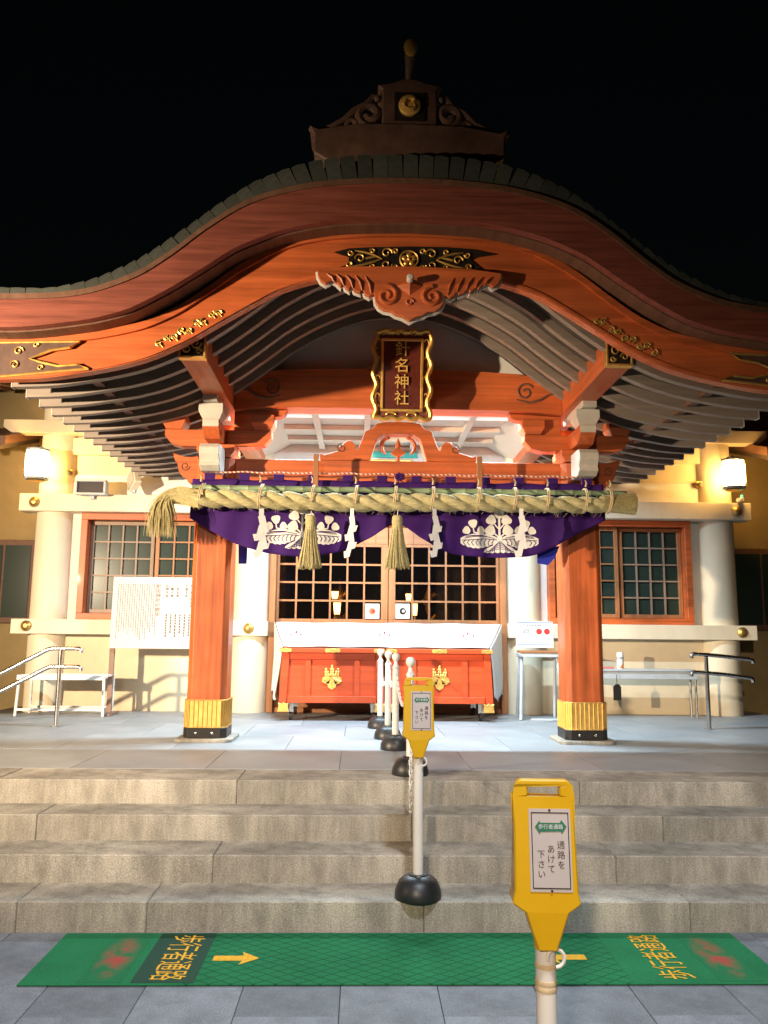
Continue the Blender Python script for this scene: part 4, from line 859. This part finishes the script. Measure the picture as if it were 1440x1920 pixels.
for (xa, xb, nm) in ((-1.145, -.085, 'left'), (-.025, 1.065, 'right')):
    yf, yb = 8.82, 9.66; zb_, zt_ = .765, 1.335; xc = (xa+xb)/2
    t = thing('offertory_box', (xc, 9.1, PL), 'vermilion offertory box with a gold leaf crest, %s of the pair' % nm, 'box', 'pair of offertory boxes before the doors')
    def taper(q, z): return q+(q-xc)/((xb-xa)/2)*.03*(zt_-z)/(zt_-zb_)
    bd = MB(); bd.add([(taper(x, z), y, z) for z in (zb_, zt_-.05) for x, y in ((xa+.03, yf+.03), (xb-.03, yf+.03), (xb-.03, yb), (xa+.03, yb))], [(3, 2, 1, 0), (4, 5, 6, 7), (0, 1, 5, 4), (1, 2, 6, 5), (2, 3, 7, 6), (3, 0, 4, 7)])
    part(bd, 'body', wbox, t, bevel=.003)
    def post(x0, x1, name='corner_post'):
        b = MB(); b.add([(taper(x, z), y, z) for z in (zb_-.045, zt_-.049) for x, y in ((x0, yf), (x1, yf), (x1, yf+.07), (x0, yf+.07))], [(3, 2, 1, 0), (4, 5, 6, 7), (0, 1, 5, 4), (1, 2, 6, 5), (2, 3, 7, 6), (3, 0, 4, 7)]); part(b, name, wbox, t, bevel=.003)
    post(xa, xa+.075); post(xb-.075, xb)
    part(MB().box(xa-.025, xb+.025, yf-.03, yb+.01, zt_-.048, zt_), 'top_rim', wbox, t, bevel=.004)
    part(MB().box(xa+.076, xb-.076, yf+.006, yf+.03, zt_-.12, zt_-.05), 'upper_rail', wbox, t, bevel=.003); part(MB().box(xa+.06, xb-.06, yf+.006, yf+.03, zb_, zb_+.07), 'lower_rail', wbox, t, bevel=.003)
    for X in (xa+.27, xb-.27): part(MB().box(X-.03, X+.03, yf+.008, yf+.03, zb_+.071, zt_-.121), 'panel_stile', wbox, t, bevel=.003)
    for X, w_ in ((xa+.035, .13), (xc, .17), (xb-.035, .13)): part(plate(X, zt_-.024, yf-.031, w_), 'gilt_plate', gold, t, bevel=.003)
    for X in (xa+.02, xb-.02):
        part(MB().prism([(X-.06, zb_-.09), (X+.06, zb_-.09), (X+.05, zb_-.03), (X+.055, zb_-.0), (X+.02, zb_-.01), (X, zb_+.01), (X-.02, zb_-.01), (X-.055, zb_), (X-.05, zb_-.03)], yf-.02, yf-.002), 'gilt_foot', gold, t, bevel=.003)
    for X in (xa+.09, xb-.09):
        for Yq in (yf+.12, yb-.1):
            w_ = part(MB().lathe([(.02, -.016), (.05, -.016), (.05, .016), (.02, .016)], (X, Yq, PL+.05), 16, 'x'), 'caster', rubber, t); part(MB().box(X-.03, X+.03, Yq-.03, Yq+.03, PL+.085, zb_-.001), 'caster_fork', steel, w_)
    ky = part(kiri(xc-.005*(1 if nm == 'left' else -1), (zb_+zt_)/2-.025, yf+.029, .25), 'gilt_crest', gold, t, smooth=True)
mb = MB(); v = []; NX, NZ = 60, 26
for i in range(NX+1):
    u = i/NX
    for j in range(NZ+1):
        w_ = j/NZ; tX = -1.31+2.62*u; bX = -1.15+2.22*u; x = tX+(bX-tX)*w_
        y = 9.60-(9.60-8.95)*w_; z = 1.615-(1.615-1.352)*w_-.012*math.sin(PI*w_)+.004*math.sin(u*26+w_*3); v.append((x, y, z))
mb.add(v, [(i*(NZ+1)+j, (i+1)*(NZ+1)+j, (i+1)*(NZ+1)+j+1, i*(NZ+1)+j+1) for i in range(NX) for j in range(NZ)])
for s in (-1, 1):
    v = []; n = 18
    for i in range(n+1):
        w_ = i/n; bx_ = (-1.31+.16*w_) if s < 0 else (1.31-.24*w_)
        for j in range(n+1):
            q = j/n; yy = 9.60-.65*w_; zz = 1.615-.263*w_-.012*math.sin(PI*w_); low = .80+.04*math.sin(w_*7)
            v.append((bx_+s*(.015+.05*q*(.25+w_))+.012*math.sin(w_*14+q*3)*q, yy+.05*q, zz+(low-zz)*q))
    mb.add(v, [(i*(n+1)+j, (i+1)*(n+1)+j, (i+1)*(n+1)+j+1, i*(n+1)+j+1) for i in range(n) for j in range(n)])
clo = mb.build('white_cloth', mat('white cotton cloth', (.80, .80, .79), .85, (70, 70, 70), .05, .08, spec=.2), smooth=True); tag(clo, 'white cloth draped from the doors down behind the offertory boxes', 'cloth')
m_ = clo.modifiers.new('solid', 'SOLIDIFY'); m_.thickness = .003
for px in (555, 721, 878):
    Y_ = 9.28; w_ = (9.60-Y_)/.65; X = at(px, 1196, Y_)[0]; z = 1.615-.263*w_-.012*math.sin(PI*w_)
    cr = MB()
    for dx, dy, r in ((0, .05, .013), (-.055, -.01, .011), (.055, -.01, .011)):
        cr.prism([(X+dx+r*math.cos(a), Y_+dy+2.2*r*math.sin(a)) for a in frange(0, 2*PI, 10)[:-1]], 0, .002, 'z', M=Matrix.Translation((0, 0, 0)))
    cr.v = [(a, b, c+1.615-.263*(9.60-b)/.65-.012*math.sin(PI*(9.6-b)/.65)+.008) for a, b, c in cr.v]
    part(cr, 'printed_mark', redi, clo)
# ================================================================== chain stands
base = MB().lathe([(.118, 0), (.122, .012), (.118, .045), (.10, .085), (.078, .104), (.05, .112), (.046, .118), (.028, .118)], n=28)
def stand(X, Y, Z, label, pole, knob=True, group='white chain posts'):
    t = thing('chain_post', (X, Y, Z), label, 'post', group)
    b = MB(); b.v = list(base.v); b.f = list(base.f); b.v = [(x+X, y+Y, z+Z) for x, y, z in b.v]; part(b, 'rubber_base', rubber, t, smooth=True)
    part(MB().lathe([(.0265, Z+.09), (.0265, Z+pole)], (X, Y, 0), 16), 'pole', plastic, t, smooth=True)
    if knob:
        k = Z+pole
        part(MB().lathe([(.028, k), (.030, k+.008), (.016, k+.035), (.013, k+.055), (.018, k+.062), (.030, k+.078), (.033, k+.095), (.028, k+.113), (.014, k+.124), (.0001, k+.126)], (X, Y, 0), 16), 'knob', plastic, t, smooth=True)
    return t
stand(.02, 5.60, PL, 'white chain post with ball knob on the platform edge behind a yellow sign', .64)
stand(-.03, 6.77, PL, 'white chain post on the lit porch floor, third from the doors', .64)
stand(-.07, 7.44, PL, 'white chain post on the lit porch floor, second from the doors', .64)
stand(-.12, 8.26, PL, 'white chain post nearest the offertory boxes', .64)
SBRD = .155
def signpost(X, Y, Z, yaw, label):
    t = stand(X, Y, Z, label, .74, False, 'yellow sign posts'); t.name = 'sign_post'; ORG[t.name] = Vector((X, Y, Z)); t['category'] = 'sign'
    Mz = facing(X, Y, Z, yaw=yaw); D = .045; k = SBRD/600; zt_ = 1.121
    def q(x, y): return ((x-375)*k, zt_-(y-100)*k*.975)
    def fin(mb, name, m, par, bevel=0):        # the body is thin at the handle and thick at the foot
        out = []
        for v_ in mb.v:
            v_ = Vector(v_); t_ = min(1, max(0, (zt_-v_.y)/(1250*k*.975))); d_ = D*(.30+.70*t_)
            v_.z = v_.z-D+d_ if v_.z > 0 else v_.z+D-d_
            out.append(tuple(Mz @ v_))
        mb.v = out; return part(mb, name, m, par, bevel=bevel)
    body = MB()
    body.prism([q(75, 268), q(672, 268), q(680, 600), q(690, 1190), q(712, 1300), q(590, 1385), q(530, 1560), q(480, 1700), q(470, 1745), q(280, 1745), q(270, 1700), q(220, 1560), q(165, 1385), q(35, 1300), q(60, 1190), q(68, 600)], -D, D, 'z')
    body.prism([q(92, 160), q(112, 112), q(150, 100), q(600, 100), q(640, 112), q(655, 160)], -D, D, 'z')
    body.prism([q(75, 268), q(215, 268), q(215, 160), q(92, 160)], -D, D, 'z'); body.prism([q(535, 268), q(672, 268), q(655, 160), q(535, 160)], -D, D, 'z')
    bo = fin(body, 'yellow_sign', yellow, t, .004)
    pm_ = mat('sign face paper', (.46, .40, .39), .6, (9, 9, 9), .06, stain=.08)
    a, b = q(215, 385), q(632, 1180); fin(MB().box(a[0], b[0], b[1], a[1], D+.0005, D+.0017), 'sign_face', pm_, bo)
    bl = MB()
    for x0, x1, y0, y1 in ((238, 614, 418, 428), (238, 614, 1140, 1150), (238, 247, 428, 1140), (605, 614, 428, 1140)):
        a, b = q(x0, y0), q(x1, y1); bl.box(a[0], b[0], b[1], a[1], D+.002, D+.0028)
    for yy in (398, 1168):
        c = q(425, yy); bl.prism([(c[0]+.003*math.cos(a), c[1]+.003*math.sin(a)) for a in frange(0, 2*PI, 10)[:-1]], D+.002, D+.004, 'z')
    fin(bl, 'border_print', ink, bo)
    fin(MB().prism([q(275, 562), q(320, 500), q(330, 520), q(528, 520), q(540, 490), q(592, 555), q(545, 625), q(530, 602), q(330, 608), q(322, 632)], D+.002, D+.003, 'z'), 'arrow_print', greeni, bo)
    tx = MB(); c = q(432, 560); put_text(tx, '歩行者通路', 50*k, Matrix.Translation((c[0], c[1], D+.0036))); fin(tx, 'arrow_lettering', paperm, bo)
    tx = MB()
    for s_, x0, y0 in (('通路を', 528, 690), ('あけて', 428, 730), ('下さい', 328, 780)): put_vert(tx, s_, 82*k, q(x0, y0), Matrix.Translation((0, 0, D+.003)), 0, 1.12)
    fin(tx, 'sign_lettering', ink, bo)
    # collar and chain hook
    a = q(375, 1745)
    part(MB().lathe([(.030, a[1]+Z-.005), (.030, a[1]+Z+.012)], (X, Y, 0), 16), 'collar', yellow, t, smooth=True)
    part(MB().tube([(X+.02+.022*math.cos(a_), Y-.03, Z+a[1]-.02+.022*math.sin(a_)) for a_ in frange(-PI*.5, PI*1.1, 10)], .005, 6), 'chain_hook', plastic, t, smooth=True)
    return t
s2 = signpost(-.004, 4.478, RIS, R(0), 'yellow sign on a white pole standing on the lowest step')
s1 = signpost(.169, 2.237, 0, R(-3), 'nearest yellow sign on a white pole at the front')
tp = MB()
for zz in (.60, .615, .655): tp.lathe([(.0275, zz), (.029, zz+.006), (.0275, zz+.012)], (.169, 2.237, 0), 16)
part(tp, 'tape_ring', cordm, s1, smooth=True)
# chains
lk = None
def chain(p0, p1, ctrl, label):
    global lk
    p0, p1, c = Vector(p0), Vector(p1), Vector(ctrl); t = thing('plastic_chain', p0*.5+p1*.5, label, 'chain', 'white chains between the posts')
    pts = [p0*(1-q)**2+c*2*q*(1-q)+p1*q*q for q in frange(0, 1, 200)]; pitch = .036; acc = 0; n = 0
    for a, b in zip(pts, pts[1:]):
        acc += (b-a).length
        if acc >= pitch:
            acc -= pitch; n += 1
            if lk is None:
                m_ = MB(); m_.tube([(.008*math.cos(q)*1.25, 0, .0155*math.sin(q)+(.009 if math.sin(q) > 0 else -.009)) for q in frange(0, 2*PI, 14)[:-1]], .0042, 5, True)
                lk = part(m_, 'chain_link', plastic, t, smooth=True, origin=(0, 0, 0)); o = lk
            else: o = inst(lk, 'chain_link', t, (0, 0, 0))
            o.location = b-ORG[t.name]; d = (b-a).normalized(); o.rotation_euler = (d.to_track_quat('Z', 'Y') @ Euler((0, 0, n*PI/2+.5)).to_quaternion()).to_euler()
chain((-.035, 4.47, .86), (.02, 5.57, PL+.655), (-.03, 4.70, .0), 'white plastic chain hanging from the yellow sign on the lowest step')
chain((.02, 5.63, PL+.655), (-.03, 6.74, PL+.655), (0, 6.2, PL+.14), 'white plastic chain between the ball knob post and the next post')
chain((-.03, 6.80, PL+.655), (-.07, 7.41, PL+.655), (-.05, 7.1, PL+.30), 'white plastic chain between the two middle porch posts')
chain((-.07, 7.47, PL+.655), (-.12, 8.23, PL+.655), (-.1, 7.85, PL+.22), 'white plastic chain reaching the post by the offertory boxes')
# ================================================================== green mat
mx0, mx1, my0, my1 = -1.76, 1.575, 3.765, 4.368
gm = thing('green_mat', ((mx0+mx1)/2, (my0+my1)/2, 0), 'long green floor mat with yellow arrows and lettering before the steps', 'mat')
part(MB().box(mx0, mx1, my0, my1, .002, .010), 'mat_pile', matpile, gm, bevel=.003)
ym = (my0+my1)/2
def flatprint(name, poly, m): return part(MB().prism(poly, .0105, .0115, 'z'), name, m, gm)
(xa, ya), (xb, yb) = gnd(400, 1797, .01), gnd(486, 1797, .01)
flatprint('arrow_print', [(xa, ya-.028), (xb-.075, ya-.028), (xb-.085, ya-.075), (xb, ya), (xb-.085, ya+.075), (xb-.075, ya+.028), (xa, ya+.028)], ylp)
(xa, ya), (xb, yb) = gnd(1098, 1795, .01), gnd(1012, 1795, .01)
flatprint('arrow_print', [(xa, ya-.03), (xb+.075, ya-.03), (xb+.085, ya-.075), (xb, ya), (xb+.085, ya+.075), (xb+.075, ya+.03), (xa, ya+.03)], ylp)
flatprint('dark_panel', [(-1.285, my0+.012), (-1.015, my0+.012), (-1.015, my1-.012), (-1.285, my1-.012)], dkgp)  # darker green rectangle under the left lettering
for (x, rot) in ((-1.15, -PI/2), (1.115, PI/2)):
    tx = MB(); Mt = Matrix.Translation((x, ym, .0122)) @ Matrix.Rotation(rot, 4, 'Z') @ Matrix.Diagonal((.86, 1.35, 1, 1))
    put_text(tx, '歩行者通路', .125, Mt); part(tx, 'mat_lettering', ylp, gm)
def wornmat():
    m = bpy.data.materials.new('worn red print on green'); m.use_nodes = True; N = m.node_tree.nodes; L = m.node_tree.links; b = N['Principled BSDF']; b.inputs['Roughness'].default_value = .95; b.inputs['Specular IOR Level'].default_value = .1
    tc = N.new('ShaderNodeTexCoord'); n = N.new('ShaderNodeTexNoise'); n.inputs['Scale'].default_value = 9; n.inputs['Detail'].default_value = 4; L.new(tc.outputs['Object'], n.inputs[0])
    mp = N.new('ShaderNodeMapping'); mp.inputs['Scale'].default_value = (11, 3.6, 0); L.new(tc.outputs['Object'], mp.inputs[0])
    ln = N.new('ShaderNodeVectorMath'); ln.operation = 'LENGTH'; L.new(mp.outputs[0], ln.inputs[0])
    fo = N.new('ShaderNodeMapRange'); fo.inputs[1].default_value = .35; fo.inputs[2].default_value = 1.0; fo.inputs[3].default_value = 1; fo.inputs[4].default_value = 0; L.new(ln.outputs['Value'], fo.inputs[0])
    nr = N.new('ShaderNodeMapRange'); nr.inputs[1].default_value = .38; nr.inputs[2].default_value = .62; L.new(n.outputs[0], nr.inputs[0])
    mu = N.new('ShaderNodeMath'); mu.operation = 'MULTIPLY'; L.new(fo.outputs[0], mu.inputs[0]); L.new(nr.outputs[0], mu.inputs[1])
    mx = N.new('ShaderNodeMixRGB'); mx.inputs[1].default_value = (.020, .145, .058, 1); mx.inputs[2].default_value = (.34, .065, .05, 1); L.new(mu.outputs[0], mx.inputs[0])
    n2 = N.new('ShaderNodeTexNoise'); n2.inputs['Scale'].default_value = 150; L.new(tc.outputs['Object'], n2.inputs[0])
    hs = N.new('ShaderNodeHueSaturation'); L.new(mx.outputs[0], hs.inputs['Color']); a = N.new('ShaderNodeMath'); a.operation = 'ADD'; a.inputs[1].default_value = .5; L.new(n2.outputs[0], a.inputs[0]); L.new(a.outputs[0], hs.inputs['Value']); L.new(hs.outputs[0], b.inputs['Base Color']); return m
wornm = wornmat()
for x in (-1.42, 1.37): part(MB().box(x-.095, x+.095, ym-.285, ym+.285, .0104, .0110), 'worn_red_print', wornm, gm, origin=(x, ym, .0104))
# ================================================================== left side: notice board, bench, handrail
yb_ = 9.32; xa, z1 = at(217, 1081, yb_); xb, z0 = at(358, 1217, yb_); xl = at(210, 1300, yb_)[0]+.01
t = thing('notice_board', ((xa+xb)/2, yb_, PL), 'white standing board of printed shrine history by the left pillar', 'sign')
Mb = facing((xa+xb)/2, yb_, (z0+z1)/2, tilt=R(-2)); w_, h_ = xb-xa+.05, z1-z0
part(MB().box(-w_/2, w_/2, -h_/2, h_/2, -.02, 0, M=Mb), 'board', mat('off white board', (.60, .54, .50), .6, (4, 4, 4), .03), t, bevel=.003)
for X in (xa+.005, xb+.02): part(MB().box(X-.035, X+.02, yb_+.022, yb_+.06, PL+.002, z1-.05), 'leg', wpost, t, bevel=.003); part(MB().box(X-.04, X+.06, yb_-.15, yb_+.2, PL+.002, PL+.03), 'foot', wpost, t, bevel=.003)
tx = MB(); put_vert(tx, '針名神社の歴史', .050, (.055*w_, h_*.40), Mb @ Matrix.Translation((0, 0, .002)), 0, 1.05); part(tx, 'title_lettering', wdark, t)
tx = MB()
for s_, x in (('尾治針名根連命', .455), ('大国主命', .39), ('少彦名命', .285), ('八幡大神', .215), ('応神天皇', .155)): put_vert(tx, s_, .036, (x*w_, h_*.40), Mb @ Matrix.Translation((0, 0, .002)), 0, 1.06)
part(tx, 'column_lettering', ink, t)
ln = MB()
for i in range(17):
    x = (-.43+i*.0285)*w_; y = h_*.40
    yend = -h_*random.uniform(.18, .42)
    while y > yend:
        L = random.uniform(.010, .03); ln.box(x-.0035, x+.0035, y-L, y, .0012, .002, M=Mb); y -= L+.006
for i in range(6):
    x = (.16+i*.055)*w_; y = -.02*h_
    while y > -h_*random.uniform(.2, .42):
        L = random.uniform(.016, .03); ln.box(x-.008, x+.008, y-L, y, .0012, .002, M=Mb); y -= L+.008
o = part(ln, 'fine_print', inkg, t); o['kind'] = 'stuff'
# bench
xa, xb = -4.03, -3.09; ya, yb = 9.13, 9.48; zt_ = 1.015
t = thing('white_bench', ((xa+xb)/2, 9.3, PL), 'white metal bench with a slotted seat below the left window', 'bench')
st = MB(); n = 6
for j in range(4): y = ya+(yb-ya)*j/3; st.box(xa, xb, y-.022, y+.022, zt_-.02, zt_)
for i in range(n+1): x = xa+.02+(xb-xa-.04)*i/n; st.box(x-.03, x+.03, ya, yb, zt_-.018, zt_-.002)
part(st, 'slotted_seat', whitem, t)
part(MB().box(xa-.003, xb+.003, ya-.03, ya-.012, zt_-.05, zt_+.002), 'front_rail', whitem, t, bevel=.003)
for X in (xa+.015, xb-.015):
    for Yq, dx in ((ya, -.02), (yb, .0)):
        part(MB().tube([(X, Yq, zt_-.03), (X+(dx if X < -3.5 else -dx*.4), Yq, PL+.002)], .016, 8), 'leg', whitem, t, smooth=True)
part(MB().box(xa+.01, xb-.01, ya-.008, ya+.012, PL+.06, PL+.085), 'lower_bar', whitem, t); part(MB().box(xa+.01, xb-.01, yb-.01, yb+.01, PL+.06, PL+.085), 'lower_bar', whitem, t)
def rail(name, pts_list, postx, posty, ztop, label):
    t = thing('handrail', (postx, posty, PL), label, 'handrail', 'stainless handrails beside the porch')
    part(MB().tube([(postx, posty, PL+.002), (postx, posty, ztop)], .021, 12), 'post', steel, t, smooth=True); part(MB().lathe([(.05, PL+.001), (.05, PL+.010)], (postx, posty, 0), 16), 'base_plate', steel, t)
    for pts in pts_list: part(MB().tube(pts, .021, 10), 'rail', steel, t, smooth=True)
    return t
Yq = 8.22; px_ = at(105, 1362, Yq)[0]; zA = at(105, 1217, Yq)[1]; zB = at(105, 1252, Yq)[1]
def rl(z, pxs): return [(at(a, b, Yq)[0], Yq, at(a, b, Yq)[1]) for a, b in pxs]
def ext(pts, L): a, b = Vector(pts[-2]), Vector(pts[-1]); return pts+[tuple(b+(b-a).normalized()*L)]
rail('handrail', [ext(rl(0, [(152, 1224), (153, 1219), (148, 1216), (140, 1216), (98, 1216), (90, 1218), (0, 1264)]), .6), ext(rl(0, [(151, 1258), (152, 1253), (147, 1250), (140, 1250), (95, 1250), (87, 1253), (0, 1297)]), .5)], px_, Yq, zA, 'stainless double handrail sloping down beside the white bench')
Yq = 8.35; px_ = at(1330, 1367, Yq)[0]; zA = at(1322, 1231, Yq)[1]
rail('handrail', [rl(0, [(1297, 1234), (1296, 1229), (1300, 1226), (1308, 1226), (1360, 1231), (1404, 1236), (1411, 1238), (1413, 1243)]), rl(0, [(1297, 1268), (1296, 1263), (1300, 1260), (1308, 1260), (1360, 1265), (1404, 1271), (1411, 1273), (1413, 1279)])], px_, Yq, zA, 'stainless double handrail on the right side of the porch')
# ================================================================== right side: poster stand, table, can
yb_ = 9.25; xa, z1 = at(967, 1165, yb_); xb, z0 = at(1038, 1215, yb_); xc = (xa+xb)/2
t = thing('poster_stand', (xc, 9.25, PL), 'grey metal stand with a white poster of two red circles', 'sign')
Mb = facing(xc, yb_, (z0+z1)/2, tilt=R(-6)); w_, h_ = xb-xa, z1-z0
part(MB().box(-w_/2, w_/2, -h_/2, h_/2, -.014, 0, M=Mb), 'poster_board', whitem, t, bevel=.003)
pb = MB(); pb.box(-w_*.48, w_*.48, h_*.44, h_*.475, .001, .002, M=Mb); pb.box(-w_*.48, w_*.48, -h_*.40, -h_*.37, .001, .002, M=Mb); part(pb, 'blue_line', bluei, t)
for x in (.12, .33): part(MB().prism([(x*w_+.034*math.cos(a), .12*h_+.034*math.sin(a)) for a in frange(0, 2*PI, 20)[:-1]], .001, .002, 'z', M=Mb), 'red_circle', redi, t)
part(MB().box(-w_*.33, -w_*.14, .04*h_, .22*h_, .001, .002, M=Mb), 'grey_print', greyi, t)
pb = MB()
for i in range(6): pb.box((-.2+.07*i)*w_, (-.16+.07*i)*w_, h_*.33, h_*.39, .001, .002, M=Mb)
for i in range(14): pb.box((-.36+.052*i)*w_, (-.33+.052*i)*w_, -h_*.33, -h_*.29, .001, .002, M=Mb)
o = part(pb, 'fine_print', inkg, t); o['kind'] = 'stuff'
part(MB().prism([(xa+.02, yb_-.14), (xb+.05, yb_-.14), (xb+.03, yb_+.12), (xa+.03, yb_+.12)], z0-.055, z0-.03, 'z'), 'shelf', wpale, t, bevel=.005)
part(MB().box(xa+.02, xb+.045, yb_-.13, yb_+.11, z0-.10, z0-.056), 'shelf_frame', greym, t, bevel=.004)
for X, dx in ((xa+.05, -.05), (xb+.02, .06)):
    for dy in (-.10, .08):
        part(MB().tube([(X, yb_+dy*.6, z0-.09), (X+dx*(1 if dy < 0 else .3), yb_+dy*2.2, PL+.002)], .018, 8), 'leg', greym, t, smooth=True)
part(MB().tube([(xa, yb_-.12, PL+.3), (xb+.06, yb_-.12, PL+.3)], .010, 6), 'cross_bar', greym, t) if False else None
part(MB().prism([(xa+.1, yb_-.24), (xb+.06, yb_-.28), (xb+.05, yb_-.18), (xa+.14, yb_-.16)], PL+.001, PL+.02, 'z'), 'foot_plate', greym, t, bevel=.004)
ya, yb = 9.36, 9.58; xa, xb = 1.95, at(1308, 1260, 9.4)[0]; zt_ = at(1220, 1255, 9.4)[1]
t = thing('narrow_table', ((xa+xb)/2, 9.45, PL), 'long grey folding table against the wall below the right window', 'table')
part(MB().box(xa, xb, ya, yb, zt_-.022, zt_), 'table_top', greym, t, bevel=.004); part(MB().box(xa+.02, xb-.01, ya+.02, ya+.035, zt_-.11, zt_-.023), 'apron', greym, t, bevel=.003)
for X in (xa+.05, xb-.03):
    for Yv in (ya+.035, yb-.03): part(MB().tube([(X, Yv, zt_-.03), (X, Yv, PL+.002)], .014, 8), 'leg', steel, t, smooth=True)
X = at(1163, 1240, 9.45)[0]; 
t = thing('drink_can', (X, 9.45, zt_), 'white and orange drink can on the grey table', 'can')
part(MB().lathe([(.034, zt_+.001), (.038, zt_+.008), (.038, zt_+.175), (.033, zt_+.188), (.030, zt_+.186), (.0001, zt_+.185)], (X, 9.45, 0), 20), 'can_body', whitem, t, smooth=True)
cn = MB(); cn.add([(X+.0386*math.sin(a), 9.45-.0386*math.cos(a), zt_+z) for a, z in [(-.7+.14*i, .01) for i in range(11)]+[(-.7+.14*i, .012+.055*i/10) for i in range(11)]], [(i, i+1, 12+i, 11+i) for i in range(10)]); part(cn, 'orange_print', orange, t)
part(MB().lathe([(.0387, zt_+.11), (.0387, zt_+.135)], (X, 9.45, 0), 20), 'grey_band', greyi, t)
X, Z = at(1141, 1246, 9.42)
t = thing('red_box', (X, 9.42, zt_), 'small flat red case lying on the grey table by the pillar', 'box'); part(MB().box(X-.07, X+.06, 9.40, 9.47, zt_+.001, zt_+.022), 'case', redi, t, bevel=.004); part(MB().box(X-.07, X+.06, 9.396, 9.40, zt_+.009, zt_+.013), 'clasp', whitem, t)
X, Z = at(1158, 1298, 9.33)
t = thing('hanging_tag', (X, 9.33, Z-.09), 'black tag hanging from the front of the grey table', 'tag'); part(MB().prism([(X-.045, Z-.09), (X+.045, Z-.09), (X+.045, Z+.06), (X+.02, Z+.09), (X-.02, Z+.09), (X-.045, Z+.06)], 9.335, 9.347), 'tag_plate', blackm, t, bevel=.003); part(MB().tube([(X, 9.34, Z+.08), (X, 9.35, zt_-.06)], .004, 5), 'string', blackm, t)
